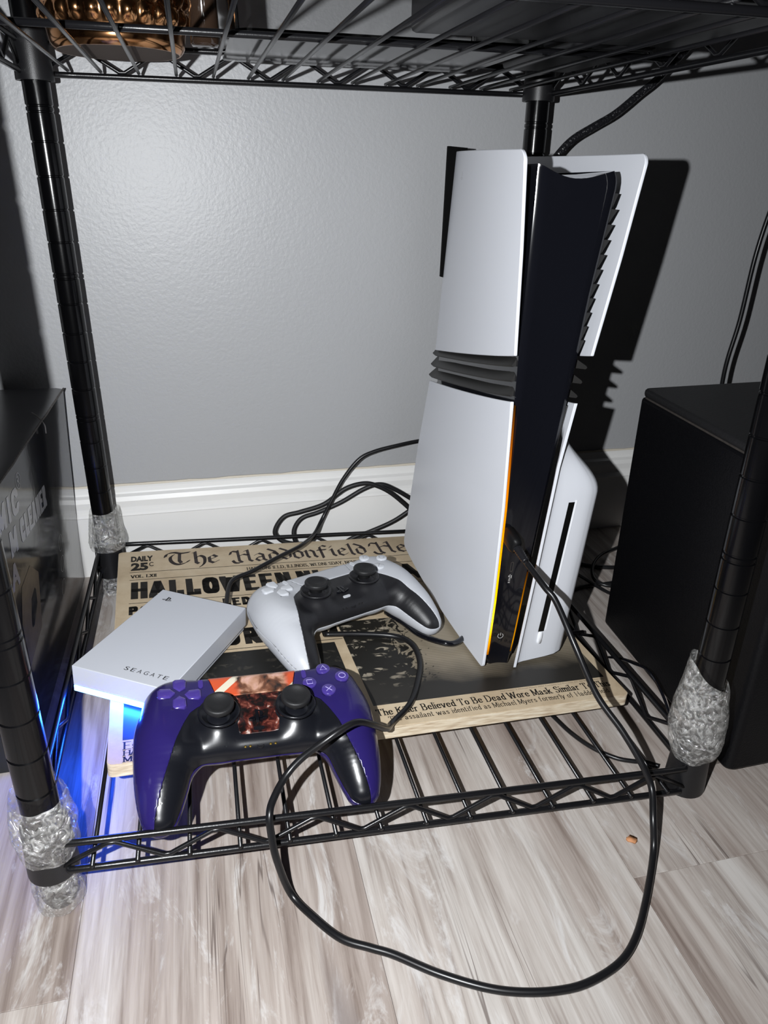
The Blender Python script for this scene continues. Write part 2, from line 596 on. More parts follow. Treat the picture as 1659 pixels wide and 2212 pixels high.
M_plank = wood_floor_mat()
floor = structure(MB().box(-1400, 1700, -2200, WALL_Y + 20, -22, -2.2).build('floor', mat('floor_underlay', (0.05, 0.045, 0.04), 0.9)))
PW, PL = 167.75, 1220.0
pm = None
for c in range(-7, 10):
    x0 = 12.5 + PW * c
    xa = x0 + 0.08
    off = -434.0 if c in (-1, 2, 5, -4, 8, -7) else (-1010.0 if c in (0, 3, -3, 6, -6) else -760.0)
    for k in (-2, -1, 0, 1):
        ya, yb = off + k * PL + 0.08, off + (k + 1) * PL - 0.08
        ya, yb = max(ya, -2190), min(yb, WALL_Y + 5)
        if yb - ya < 20:
            continue
        L_ = yb - ya
        mb = MB()
        w = PW - 0.16
        # a thin board with a tiny eased edge
        e = 0.25
        V = [(0, 0, -2.2), (w, 0, -2.2), (w, L_, -2.2), (0, L_, -2.2), (0, 0, -e), (w, 0, -e), (w, L_, -e), (0, L_, -e),
             (e, e, 0), (w - e, e, 0), (w - e, L_ - e, 0), (e, L_ - e, 0)]
        mb.add(V, [(0, 3, 2, 1), (0, 1, 5, 4), (1, 2, 6, 5), (2, 3, 7, 6), (3, 0, 4, 7), (4, 5, 9, 8), (5, 6, 10, 9), (6, 7, 11, 10), (7, 4, 8, 11), (8, 9, 10, 11)])
        o = mb.build('plank', M_plank, floor)
        o.location = (xa * S, ya * S, 0)


def wall_mat():
    m = bpy.data.materials.new('grey_eggshell_wall_paint')
    m.use_nodes = True
    nt = m.node_tree
    p = nt.nodes['Principled BSDF']
    p.inputs['Base Color'].default_value = (0.37, 0.375, 0.385, 1)
    p.inputs['Roughness'].default_value = 0.42
    p.inputs['Specular IOR Level'].default_value = 0.5
    tc = nt.nodes.new('ShaderNodeTexCoord')
    n = nt.nodes.new('ShaderNodeTexNoise')
    n.inputs['Scale'].default_value = 330
    n.inputs['Detail'].default_value = 3
    n2 = nt.nodes.new('ShaderNodeTexNoise')
    n2.inputs['Scale'].default_value = 14
    ad = nt.nodes.new('ShaderNodeMath')
    ad.operation = 'MULTIPLY_ADD'
    ad.inputs[1].default_value = 1.2
    b = nt.nodes.new('ShaderNodeBump')
    b.inputs['Strength'].default_value = 0.22
    b.inputs['Distance'].default_value = 0.0012
    nt.links.new(tc.outputs['Object'], n.inputs['Vector'])
    nt.links.new(tc.outputs['Object'], n2.inputs['Vector'])
    nt.links.new(n2.outputs['Fac'], ad.inputs[0])
    nt.links.new(n.outputs['Fac'], ad.inputs[2])
    nt.links.new(ad.outputs[0], b.inputs['Height'])
    nt.links.new(b.outputs['Normal'], p.inputs['Normal'])
    return m


structure(MB().box(-1400, 1700, WALL_Y + 14, WALL_Y + 60, 0, 2400).build('wall_back', wall_mat()))
M_trim = mat('white_trim_paint', (0.78, 0.775, 0.76), 0.35, 0, 0.5, bump=0.05, bump_scale=120)
prof = [(0, 0), (0, 68), (-0.4, 69), (1.0, 71), (3.2, 73.5), (3.6, 77), (3.0, 84), (4.6, 88.5), (8.2, 90.5), (9.0, 92), (9.6, 96.5), (11, 98), (14, 98.5), (14, 0)]
mb = MB()
n_ = len(prof)
V = [(x, WALL_Y + a, z + 0.0) for x in (-1400, 1700) for a, z in prof]
mb.add(V, [(i, (i + 1) % n_, n_ + (i + 1) % n_, n_ + i) for i in range(n_)] + [tuple(reversed(range(n_))), tuple(range(n_, 2 * n_))])
bb = structure(mb.build('baseboard_back', M_trim))
mb = MB()
pts = [(x, WALL_Y + 12.6 + rnd.uniform(-.3, .3), 98.6 + rnd.uniform(-.5, .6)) for x in np.arange(-1400, 1701, 14)]
mb.tube(pts, 1.5, 6).build('caulk_line', mat('yellowed_caulk', (0.62, 0.57, 0.48), 0.5), bb, True)

# ------------------------------------------------------------------ wire shelf rack
W_, D_, PR = 425.5, 370.1, 10.436
CORN = [(0.0, -D_), (W_, -D_), (W_, 0.0), (0.0, 0.0)]          # FL FR BR BL


def topz(x, y):
    u, v = x / W_, -y / D_
    return (49 * (1 - u) + 28 * u) * (1 - v) + (55 * (1 - u) + 25.5 * u) * v


rack = tag(empty('wire_shelf_rack', (0, 0, 0)), 'black wire shelving rack with grooved posts holding the game console', 'shelf rack')
# post with grooves every inch and a double groove every fifth
prof = [(8.6, 2)]
prof += [(PR, 8)]
zg = 420.363 - 25.4 * 16
zs = []
k = 0
while zg < 905:
    zs.append(zg)
    if abs(((zg - 318.763) / 127.0) - round((zg - 318.763) / 127.0)) < 0.02:
        zs.append(zg - 4.2)
    zg += 25.4
for z in sorted(zs):
    if z < 14:
        continue
    prof += [(PR, z - 0.95), (PR - 0.75, z - 0.35), (PR - 0.75, z + 0.35), (PR, z + 0.95)]
prof += [(PR, 915), (PR - 2, 918)]
post_me = MB().lathe(prof, 28)
post0 = None
for i, (x, y) in enumerate(CORN):
    if post0 is None:
        post0 = post_me.build('post', M_post, rack)
        sharpen(post0, 40)
        o = post0
    else:
        o = post0.copy()
        link(o, rack)
    o.location = (x * S, y * S, 0)

DECK_X = [23.5, 48.5, 78, 107.7, 137.6, 166.5, 195.6, 225.7, 255.7, 285.6, 314.7, 345, 374.2, 403.0]
RO = 10.0


def tier(zt_of, gap, deck_in_low=True):
    """four-sided truss frame mounted lip-up: deck wires on the lower rails"""
    t = empty('shelf_tier', (0, 0, 0))
    t.parent = rack
    lines = {'front': [(6, -D_ - RO), (W_ - 6, -D_ - RO)], 'back': [(6, RO), (W_ - 6, RO)],
             'left': [(-RO + 1, -D_ + 6), (-RO + 1, -6)], 'right': [(W_ + RO - 1, -D_ + 6), (W_ + RO - 1, -6)]}
    ins = {'front': (0, 8), 'back': (0, -8), 'left': (8, 0), 'right': (-8, 0)}
    for side, (a, b) in lines.items():
        a, b = np.array(a, float), np.array(b, float)
        d = (b - a) / np.linalg.norm(b - a)
        i_ = np.array(ins[side], float)
        for dz in (0, -gap):
            P = [a + i_ - d * 4] + [a + d * 5] + [a + (b - a) * t_ for t_ in np.linspace(0.06, 0.94, 5)] + [b - d * 5] + [b + i_ + d * 4]
            P3 = [(p[0], p[1], zt_of(p[0], p[1]) + dz) for p in P]
            MB().tube(P3, 2.15, 10).build('rail', M_black_wire, t, True)
        Lh = np.linalg.norm(b - a)
        n = max(2, int(round(Lh / 30.0)))
        if n % 2:
            n += 1
        P3 = []
        for k in range(n + 1):
            p = a + d * (Lh * k / n)
            top = (k % 2 == 1)
            zc = zt_of(p[0], p[1])
            z = zc - 3.2 if top else zc - gap + 3.2
            if 0 < k < n:
                for s_ in (-1, 1):
                    q = p + d * s_ * 2.2
                    P3.append((q[0], q[1], z))
            else:
                P3.append((p[0], p[1], z))
        MB().tube(P3, 1.5, 8).build('truss_wire', M_black_wire, t, True)
    for x in DECK_X:
        P3 = []
        for y in (-D_ - RO - 3.0, -D_ * .5, RO + 3.0):
            P3.append((x, y, zt_of(x, y) - gap + 2.15 + 1.35))
        MB().tube(P3, 1.4, 8).build('deck_wire', M_black_wire, t, True)
    for y in (-190.0,):
        P3 = [(x, y, zt_of(x, y) - gap + 2.15 + 2.7 + 2.1) for x in (-RO - 1, 100, 300, W_ + RO + 1)]
        MB().tube(P3, 2.15, 10).build('cross_wire', M_black_wire, t, True)
    for (x, y) in CORN:
        zl = zt_of(x, y) - gap
        lo_ = max(0.3, zl - 6)
        o = MB().lathe([(11.4, lo_), (14.3, lo_), (14.5, lo_ + 1.5), (12.9, lo_ + 36), (11.4, lo_ + 36.5)], 28, (x, y, 0), capb=False, capt=False)
        o = o.build('collar', M_collar, t)
        sharpen(o, 40)
    return t


tier(topz, 21.0)
tier(lambda x, y: 490.2, 21.0)

# plastic film wound round posts and collars
def wrap_mat():
    m = bpy.data.materials.new('crumpled_cling_film')
    m.use_nodes = True
    nt = m.node_tree
    nt.nodes.clear()
    out = nt.nodes.new('ShaderNodeOutputMaterial')
    tr = nt.nodes.new('ShaderNodeBsdfTransparent')
    tr.inputs[0].default_value = (0.93, 0.93, 0.92, 1)
    gl = nt.nodes.new('ShaderNodeBsdfGlossy')
    gl.inputs['Roughness'].default_value = 0.14
    gl.inputs['Color'].default_value = (0.95, 0.95, 0.95, 1)
    df = nt.nodes.new('ShaderNodeBsdfDiffuse')
    df.inputs['Color'].default_value = (0.8, 0.8, 0.78, 1)
    tc = nt.nodes.new('ShaderNodeTexCoord')
    n = nt.nodes.new('ShaderNodeTexNoise')
    n.inputs['Scale'].default_value = 150
    n.inputs['Detail'].default_value = 5
    n.inputs['Distortion'].default_value = 2.2
    b = nt.nodes.new('ShaderNodeBump')
    b.inputs['Strength'].default_value = 1.0
    b.inputs['Distance'].default_value = 0.004
    nt.links.new(tc.outputs['Object'], n.inputs['Vector'])
    nt.links.new(n.outputs['Fac'], b.inputs['Height'])
    nt.links.new(b.outputs['Normal'], gl.inputs['Normal'])
    r = ramp(nt, [(0.40, (0.06, 0.06, 0.06)), (0.52, (0.17, 0.17, 0.17)), (0.64, (0.40, 0.40, 0.40))])
    nt.links.new(n.outputs['Fac'], r.inputs['Fac'])
    m1 = nt.nodes.new('ShaderNodeMixShader')
    nt.links.new(r.outputs['Color'], m1.inputs[0])
    nt.links.new(tr.outputs[0], m1.inputs[1])
    nt.links.new(df.outputs[0], m1.inputs[2])
    m2 = nt.nodes.new('ShaderNodeMixShader')
    m2.inputs[0].default_value = 0.24
    nt.links.new(m1.outputs[0], m2.inputs[1])
    nt.links.new(gl.outputs[0], m2.inputs[2])
    nt.links.new(m2.outputs[0], out.inputs[0])
    return m


M_film = wrap_mat()


def film(x, y, prof, seed, label, n=40, amp=1.1, top_tilt=0.0, tilt_dir=0.0):
    r_ = random.Random(seed)
    zs_ = np.linspace(0, 1, 26)
    P = []
    ph = [(r_.uniform(0, 6.28), r_.randint(2, 7), r_.uniform(4, 16), r_.uniform(.4, 1.0)) for _ in range(9)]
    for t in zs_:
        row = []
        z = interp(t, [(i / (len(prof) - 1), p[1]) for i, p in enumerate(prof)])
        rr = interp(t, [(i / (len(prof) - 1), p[0]) for i, p in enumerate(prof)])
        for k in range(n + 1):
            a = 2 * math.pi * (k % n) / n
            d = sum(w * math.sin(p + q * a + f * t) for p, q, f, w in ph) / 4.0
            jit = random.Random(seed * 977 + int(t * 1000) * 51 + (k % n)).uniform(-.6, .6)
            rad = max(rr + amp * d + jit * amp * .3, PR + 0.7)
            zz = z + top_tilt * t * math.cos(a - tilt_dir) + amp * .5 * math.sin(3 * a + seed) * (t > .9)
            row.append((x + rad * math.cos(a), y + rad * math.sin(a), zz))
        P.append(row)
    return MB().grid(P).build('plastic_wrap', M_film, rack, True, label)


film(0, -D_, [(15.2, 42), (17, 50), (18.5, 62), (16.5, 72), (14.5, 86)], 3, 'crumpled clear plastic wrap above the near collar', top_tilt=-3, tilt_dir=-1.2)
film(0, -D_, [(13.5, 1.5), (13.8, 8), (13.6, 18), (13.4, 29)], 5, 'clear plastic wrap round the foot')
film(0, 0, [(16, 52), (18, 60), (16.5, 70), (14.5, 80), (13, 94)], 8, 'crumpled clear plastic wrap at the wall-side post', top_tilt=2, tilt_dir=0.6)
film(0, 0, [(13.5, 1.5), (13.8, 8), (13.6, 16), (13.4, 22)], 9, 'clear plastic wrap round the foot')
film(W_, -D_, [(13.6, 30), (17, 38), (19.5, 52), (18.5, 68), (16.5, 84), (14.5, 101)], 12, 'bulging shiny plastic wrap above the collar', amp=1.4, top_tilt=-11, tilt_dir=-0.7)
film(W_, 0, [(15.6, 40), (17, 50), (14.5, 70)], 15, 'clear plastic wrap at the rear post')

# ------------------------------------------------------------------ newspaper board
A_ = np.array([27.7, -319.3, 51.8])
B_ = np.array([420.0, -297.6, 25.9])
N_ = np.array([0.06501797, 0.01546285, 0.99776428])
N_ /= np.linalg.norm(N_)
UX = (B_ - A_) / np.linalg.norm(B_ - A_)
UX -= N_ * (UX @ N_)
UX /= np.linalg.norm(UX)
UY = np.cross(N_, UX)
BW, BD = 393.7, 311.8


def board_pt(u, v, h=0):
    return A_ + UX * u + UY * v + N_ * h


board = tag(empty('newspaper_board', mtx=frame_mtx(A_, UX, UY, N_)), 'wooden sign board printed as an old newspaper front page under the console', 'sign')


def paper_mat():
    m = bpy.data.materials.new('aged_newsprint')
    m.use_nodes = True
    nt = m.node_tree
    p = nt.nodes['Principled BSDF']
    p.inputs['Roughness'].default_value = 0.55
    p.inputs['Specular IOR Level'].default_value = 0.35
    tc = nt.nodes.new('ShaderNodeTexCoord')
    n = nt.nodes.new('ShaderNodeTexNoise')
    n.inputs['Scale'].default_value = 16
    n.inputs['Detail'].default_value = 8
    n.inputs['Roughness'].default_value = 0.65
    r = ramp(nt, [(0.3, (0.40, 0.30, 0.19)), (0.5, (0.55, 0.44, 0.30)), (0.68, (0.64, 0.54, 0.39))])
    nt.links.new(tc.outputs['Object'], n.inputs['Vector'])
    nt.links.new(n.outputs['Fac'], r.inputs['Fac'])
    nt.links.new(r.outputs['Color'], p.inputs['Base Color'])
    return m


def edge_wood_mat():
    m = bpy.data.materials.new('pale_plywood_edge')
    m.use_nodes = True
    nt = m.node_tree
    p = nt.nodes['Principled BSDF']
    p.inputs['Roughness'].default_value = 0.7
    tc = nt.nodes.new('ShaderNodeTexCoord')
    mp = nt.nodes.new('ShaderNodeMapping')
    mp.inputs['Scale'].default_value = (1, 1, 9)
    n = nt.nodes.new('ShaderNodeTexNoise')
    n.inputs['Scale'].default_value = 60
    n.inputs['Detail'].default_value = 6
    r = ramp(nt, [(0.3, (0.40, 0.30, 0.20)), (0.5, (0.62, 0.52, 0.38)), (0.7, (0.75, 0.68, 0.55))])
    nt.links.new(tc.outputs['Object'], mp.inputs['Vector'])
    nt.links.new(mp.outputs[0], n.inputs['Vector'])
    nt.links.new(n.outputs['Fac'], r.inputs['Fac'])
    nt.links.new(r.outputs['Color'], p.inputs['Base Color'])
    b = nt.nodes.new('ShaderNodeBump')
    b.inputs['Strength'].default_value = 0.3
    b.inputs['Distance'].default_value = 0.001
    nt.links.new(n.outputs['Fac'], b.inputs['Height'])
    nt.links.new(b.outputs['Normal'], p.inputs['Normal'])
    return m


slab = MB().prism(round_rect(0, BW, 0, BD, 4.0), -10, -0.25).build('slab', edge_wood_mat(), board)
MB().prism(round_rect(0.3, BW - 0.3, 0.5, BD - 0.3, 4.0), -0.24, 0).build('printed_sheet', paper_mat(), board)

Z0 = 0.08
f = Flat(Z0)
f.mesh(font_fit('DAILY', 12, 33, 288.5, 300.5, 0.055))
f.mesh(font_fit('25', 12, 28.2, 269.5, 286, 0.055))
f.mesh(font_fit('C', 29.0, 33.2, 277, 286, 0.02))
f.build('price_lettering', M_ink, board)
f = Flat(Z0)
f.polys(stroke_text('The', BLACK, 48, 96, 276, 27, 4.0, 0.7, 0.75, False, 1.2))
f.polys(stroke_text('Haddonfield', BLACK, 112, 251, 274, 26, 3.5, 0.6, 0.75, False, 1.0))
f.polys(stroke_text('He', BLACK, 262, 299, 274, 26, 3.5, 0.6, 0.75, False, 1.0))
f.build('masthead_lettering', mat('faded_ink', (0.045, 0.036, 0.036), 0.7, 0, 0.25, var=0.4, var_scale=400), board)
f = Flat(Z0)
for v_, u0_, u1_ in ((266.0, 11, 384), (250.5, 11, 384), (206.5, 11, 384), (119.0, 11, 186)):
    f.rect(u0_, u1_, v_ - 0.35, v_ + 0.45)
f.build('rule_lines', M_ink, board)
for txt, u0_, u1_, cap_, w_ in (('VOL. LXII', 12.5, 35.0, 5.6, 1.05), ('HADDONFIELD, ILLINOIS, WEDNESDAY, NOVEMBER 1, 1978', 122, 268, 6.0, 0.8)):
    Flat(Z0).polys(stroke_text(txt, SERIF, u0_, u1_, 254.8, cap_, w_, 0.42, 0, True, 2.4, 4.5)).build('dateline_lettering', M_ink, board)
for txt, u0_, u1_, v0_, cap_, w_, t_ in (('HALLOWEEN', 14.5, 158.5, 217, 26, 6.3, 5.6), ('NI', 170, 188, 217, 26, 6.3, 5.6), ('A', 277, 291, 217, 26, 6.3, 5.6),
                                         ('PO', 12, 28, 188, 11.5, 3.3, 2.9), ('LED', 93.5, 116, 190.5, 11.0, 3.3, 2.9), ('I', 121.5, 123.5, 156, 22, 5.6, 5.0),
                                         ('OR', 87, 116, 127, 20, 5.8, 4.8), ('D', 172, 182, 127, 20, 5.8, 4.8)):
    Flat(Z0).polys(stroke_text(txt, SERIF, u0_, u1_, v0_, cap_, w_, t_, 0, False, 6.2)).build('headline_lettering', M_ink, board)


def photo_mat(name, seed, dark):
    m = bpy.data.materials.new(name)
    m.use_nodes = True
    nt = m.node_tree
    L = nt.links.new
    p = nt.nodes['Principled BSDF']
    p.inputs['Roughness'].default_value = 0.42
    p.inputs['Specular IOR Level'].default_value = 0.4
    tc = nt.nodes.new('ShaderNodeTexCoord')
    mp = nt.nodes.new('ShaderNodeMapping')
    mp.inputs['Location'].default_value = (seed, seed * 2, 0)
    L(tc.outputs['Object'], mp.inputs['Vector'])
    v = nt.nodes.new('ShaderNodeTexVoronoi')
    v.inputs['Scale'].default_value = 58
    n = nt.nodes.new('ShaderNodeTexNoise')
    n.inputs['Scale'].default_value = 9
    n.inputs['Detail'].default_value = 4
    n.inputs['Distortion'].default_value = 1.5
    n2 = nt.nodes.new('ShaderNodeTexNoise')
    n2.inputs['Scale'].default_value = 70
    n2.inputs['Detail'].default_value = 4
    n2.inputs['Distortion'].default_value = 3.0
    for q in (n, n2):
        L(mp.outputs[0], q.inputs['Vector'])
    # halftone photograph: leaves in front of a pale boarded house
    sep = nt.nodes.new('ShaderNodeSeparateXYZ')
    L(tc.outputs['Object'], sep.inputs[0])
    gx = nt.nodes.new('ShaderNodeMapRange')
    gx.inputs['From Min'].default_value = 0.210
    gx.inputs['From Max'].default_value = 0.275
    L(sep.outputs['X'], gx.inputs['Value'])
    mpl = nt.nodes.new('ShaderNodeMapping')
    mpl.inputs['Rotation'].default_value = (0, 0, 0.7)
    mpl.inputs['Scale'].default_value = (1.0, 2.3, 1.0)
    L(mp.outputs[0], mpl.inputs['Vector'])
    L(mpl.outputs[0], v.inputs['Vector'])
    v.inputs['Randomness'].default_value = 1.0
    lf = ramp(nt, [(0.26, (1, 1, 1)), (0.40, (0, 0, 0))])
    L(v.outputs['Distance'], lf.inputs['Fac'])
    gate = ramp(nt, [(0.46, (0, 0, 0)), (0.56, (1, 1, 1))])
    L(n2.outputs['Fac'], gate.inputs['Fac'])
    spots = nt.nodes.new('ShaderNodeMath')
    spots.operation = 'MULTIPLY'
    L(lf.outputs['Color'], spots.inputs[0])
    L(gate.outputs['Color'], spots.inputs[1])
    wav = nt.nodes.new('ShaderNodeTexWave')
    wav.bands_direction = 'Y'
    wav.inputs['Scale'].default_value = 130
    wav.inputs['Distortion'].default_value = 0.6
    L(mp.outputs[0], wav.inputs['Vector'])
    boards = ramp(nt, [(0.0, (0.21, 0.175, 0.125)), (1.0, (0.31, 0.265, 0.195))])
    L(wav.outputs['Fac'], boards.inputs['Fac'])
    edge = nt.nodes.new('ShaderNodeMath')
    edge.operation = 'MULTIPLY_ADD'
    edge.inputs[1].default_value = 1.4
    L(n2.outputs['Fac'], edge.inputs[0])
    L(gx.outputs['Result'], edge.inputs[2])
    em_ = ramp(nt, [(1.02, (0, 0, 0)), (1.0, (1, 1, 1))])
    sub = nt.nodes.new('ShaderNodeMath')
    sub.operation = 'SUBTRACT'
    sub.inputs[1].default_value = 0.62
    L(edge.outputs[0], sub.inputs[0])
    em_ = ramp(nt, [(0.42, (0, 0, 0)), (0.52, (1, 1, 1))])
    L(sub.outputs[0], em_.inputs['Fac'])
    dk = nt.nodes.new('ShaderNodeMix')
    dk.data_type = 'RGBA'
    L(spots.outputs[0], dk.inputs['Factor'])
    dk.inputs['A'].default_value = (0.014, 0.013, 0.011, 1)
    dk.inputs['B'].default_value = (0.40, 0.35, 0.27, 1)
    leafm = nt.nodes.new('ShaderNodeMix')
    leafm.data_type = 'RGBA'
    L(em_.outputs['Color'], leafm.inputs['Factor'])
    L(dk.outputs['Result'], leafm.inputs['A'])
    L(boards.outputs['Color'], leafm.inputs['B'])
    gy = nt.nodes.new('ShaderNodeMapRange')
    gy.inputs['From Min'].default_value = 0.075
    gy.inputs['From Max'].default_value = 0.040
    L(sep.outputs['Y'], gy.inputs['Value'])
    bl = nt.nodes.new('ShaderNodeMath')
    bl.operation = 'MULTIPLY_ADD'
    bl.inputs[1].default_value = 1.6
    bl.inputs[2].default_value = -0.75
    L(n.outputs['Fac'], bl.inputs[0])
    ad2 = nt.nodes.new('ShaderNodeMath')
    L(gy.outputs['Result'], ad2.inputs[0])
    L(bl.outputs[0], ad2.inputs[1])
    mx = nt.nodes.new('ShaderNodeMix')
    mx.data_type = 'RGBA'
    cl = nt.nodes.new('ShaderNodeClamp')
    L(ad2.outputs[0], cl.inputs[0])
    L(cl.outputs[0], mx.inputs['Factor'])
    L(leafm.outputs['Result'], mx.inputs['A'])
    mx.inputs['B'].default_value = (0.022, 0.02, 0.017, 1)
    if dark:
        mx2 = nt.nodes.new('ShaderNodeMix')
        mx2.data_type = 'RGBA'
        mx2.inputs['Factor'].default_value = 0.93
        L(mx.outputs['Result'], mx2.inputs['A'])
        mx2.inputs['B'].default_value = (0.014, 0.014, 0.013, 1)
        L(mx2.outputs['Result'], p.inputs['Base Color'])
    else:
        L(mx.outputs['Result'], p.inputs['Base Color'])
    return m


Flat(0.06).rect(187, 386, 25.5, 145).build('printed_picture', photo_mat('halftone_foliage_print', 0.3, False), board)
Flat(0.06).rect(9.3, 178, 23.0, 115).build('printed_picture', photo_mat('dark_halftone_print', 1.7, True), board)
f = Flat(Z0)
f.polys(stroke_text('The Killer Believed To Be Dead Wore Mask Similar To This', SERIF, 187, 384.5, 13.6, 7.2, 1.0, 0.45, 0, True, 2.0, 4.6))
f.polys(stroke_text('The assailant was identified as Michael Myers formerly of Haddonfield', SERIF, 194, 379, 6.0, 5.4, 0.58, 0.3, 0, True, 2.0, 4.6))
f.polys(stroke_text('Esc', SERIF, 10, 22.5, 13.7, 7.2, 1.25, 0.5, 0, True))
f.polys(stroke_text('HAL', SERIF, 10, 23, 7.6, 4.8, 1.0, 0.42, 0, True))
f.polys(stroke_text('Mic', SERIF, 10, 20.5, 1.6, 4.8, 1.0, 0.4, 0, True))
f.build('caption_lettering', M_ink, board)
f = Flat(Z0)
f.mesh(font_fit('Halloween II Michael Myers 2024 Compass Intl Pictures, Inc. All Rights Reserved', 291, 384, 22.4, 24.2, 0.0))
f.build('credit_lettering', mat('thin_brown_ink', (0.16, 0.12, 0.08), 0.7), board)
# ------------------------------------------------------------------ external drive
D0 = board_pt(40.6, 185.4, 0)       # back corner
D1 = board_pt(106.9, 142.9, 0)
D2 = board_pt(-25.6, 81.4, 0)
dx = (D1 - D0) / np.linalg.norm(D1 - D0)
dy = D0 - D2
dy -= dx * (dy @ dx)
dy -= N_ * (dy @ N_)
dy /= np.linalg.norm(dy)
DW, DL = 78.6, 122.0
drive = tag(empty('external_drive', mtx=frame_mtx(D0 - dy * DL, dx, dy, N_)), 'white flat external hard drive glowing blue along its lower front edge', 'hard drive')
drv_m = mat('white_drive_casing', (0.54, 0.56, 0.61), 0.4, 0, 0.4, bump=0.03, bump_scale=2500)
zb, zt_ = 7.0, 24.0
body = MB().box(0, DW, 0, DL, zb, zt_).build('casing', drv_m, drive)
bevel(body, 0.5, 2, 20)
MB().box(0.8, DW - 1.6, 1.2, DL - 1.2, 2.6, 6.7).build('lower_shell', mat('white_drive_base', (0.5, 0.52, 0.57), 0.45), drive)
for (a, b) in ((34, 12), (70, 12), (44, 110), (70, 60)):
    MB().lathe([(4, 0.02), (4, 2.6)], 14, (a, b, 0)).build('rubber_foot', M_collar, drive)
M_blue = emit_mat('blue_led_bar', [(0, (0.012, 0.10, 1.0)), (0.12, (0.008, 0.085, 1.0)), (0.9, (0.008, 0.08, 1.0)), (1, (0.006, 0.06, 1))], 0, 0, DW * S, 430.0)
MB().box(0.6, DW - 4, -0.15, 1.15, 2.7, 6.9).build('led_bar', M_blue, drive, False, 'glowing blue light bar')
f = Flat(zt_ + 0.03)
f.polys(logo_polys(12.5, DL - 13, 8.6))
f.build('logo', mat('drive_ink', (0.012, 0.012, 0.014), 0.5), drive)
f = Flat(zt_ + 0.03)
xs_ = np.linspace(36, 67.5, 7)
for ch, xx in zip('SEAGATE', xs_):
    f.mesh(font_fit(ch, xx, xx + 3.4, 9.5, 13.7, 0.0))
f.build('brand_lettering', MATS['drive_ink'], drive)
MB().box(44, 57, DL - 0.4, DL + 0.15, 7.5, 12.5).build('usb_socket', M_black_satin, drive)

# ------------------------------------------------------------------ game console
CO = np.array([325.9, -251.2, 31.3])
yaw = math.radians(-6)
CX = UX * math.cos(yaw) + UY * math.sin(yaw)
CY = -UX * math.sin(yaw) + UY * math.cos(yaw)
con = tag(empty('game_console', mtx=frame_mtx(CO, CX, CY, N_)), 'tall white and black game console standing upright on the newspaper board', 'game console')
XFL = [(0, -14.6), (64.6, -15.0), (144, -17.8), (225.8, -23.3), (258, -25.9), (326, -32.1), (384, -38.4), (400, -40)]
XFR = [(0, 15.0), (88.5, 19.0), (177, 22.4), (226, 27.1), (260, 32.8), (325, 40.3), (388, 46.0), (400, 47)]
XBL = [(0, -36), (123, -30), (193, -24.5), (223, -22.0), (298, -22.0), (400, -21.5)]
XBR = [(0, 36), (123, 33), (193, 32), (298, 34), (400, 36)]
BULGE = 4.0
PT = 2.4


def smooth_step(a, b, x):
    t = min(1, max(0, (x - a) / (b - a)))
    return t * t * (3 - 2 * t)


def xl(y, z):
    s = y / 216.0
    return interp(z, XFL) * (1 - s) + interp(z, XBL) * s - BULGE * 4 * s * (1 - s)


DRV = [(-5, 0), (0, 0), (3, 0.7), (5, 2.6), (6.2, 6.5), (8, 16), (10, 27), (12, 35.5), (15, 41), (19, 43.8), (24, 45), (40, 45), (150, 42), (216, 34)]


def xr(y, z, drv=True):
    s = y / 216.0
    x = interp(z, XFR) * (1 - s) + interp(z, XBR) * s + BULGE * 4 * s * (1 - s)
    if drv:
        x += interp(y, DRV) * (1 - smooth_step(150, 208, z))
    return x


def panel(name, xf, sgn, zlo, zhi, ys, nz, mtl, rc=None, label=None):
    """curved side cover: zlo(y), zhi(y) are its lower and upper edges"""
    outer, inner = [], []
    for y in ys:
        a, b = zlo(y), zhi(y)
        ro, ri = [], []
        for k in range(nz + 1):
            z = a + (b - a) * k / nz
            x = xf(y, z)
            ro.append((x, y, z))
            ri.append((x - sgn * PT, y, z))
        outer.append(ro)
        inner.append(ri)
    na, nb = len(ys), nz + 1
    V = [p for r in outer for p in r] + [p for r in inner for p in r]
    N = na * nb
    F = []
    for i in range(na - 1):
        for j in range(nb - 1):
            q = (i * nb + j, i * nb + j + 1, (i + 1) * nb + j + 1, (i + 1) * nb + j)
            F.append(q)
            F.append(tuple(N + t for t in reversed(q)))
    for j in range(nb - 1):
        F.append((j + 1, j, N + j, N + j + 1))
        e = (na - 1) * nb
        F.append((e + j, e + j + 1, N + e + j + 1, N + e + j))
    for i in range(na - 1):
        F.append((i * nb, (i + 1) * nb, N + (i + 1) * nb, N + i * nb))
        F.append((i * nb + nb - 1, N + i * nb + nb - 1, N + (i + 1) * nb + nb - 1, (i + 1) * nb + nb - 1))
    o = obj(name, V, F, mtl, con, False, label)
    bm = bmesh.new()
    bm.from_mesh(o.data)
    bmesh.ops.recalc_face_normals(bm, faces=bm.faces)
    bm.to_mesh(o.data)
    bm.free()
    bevel(o, 0.7, 2, 50)
    return o


def corner(y, y0, r):
    """drop of a rounded corner at distance from an end"""
    d = abs(y - y0)
    return 0 if d >= r else r - math.sqrt(max(0, r * r - (r - d) ** 2))


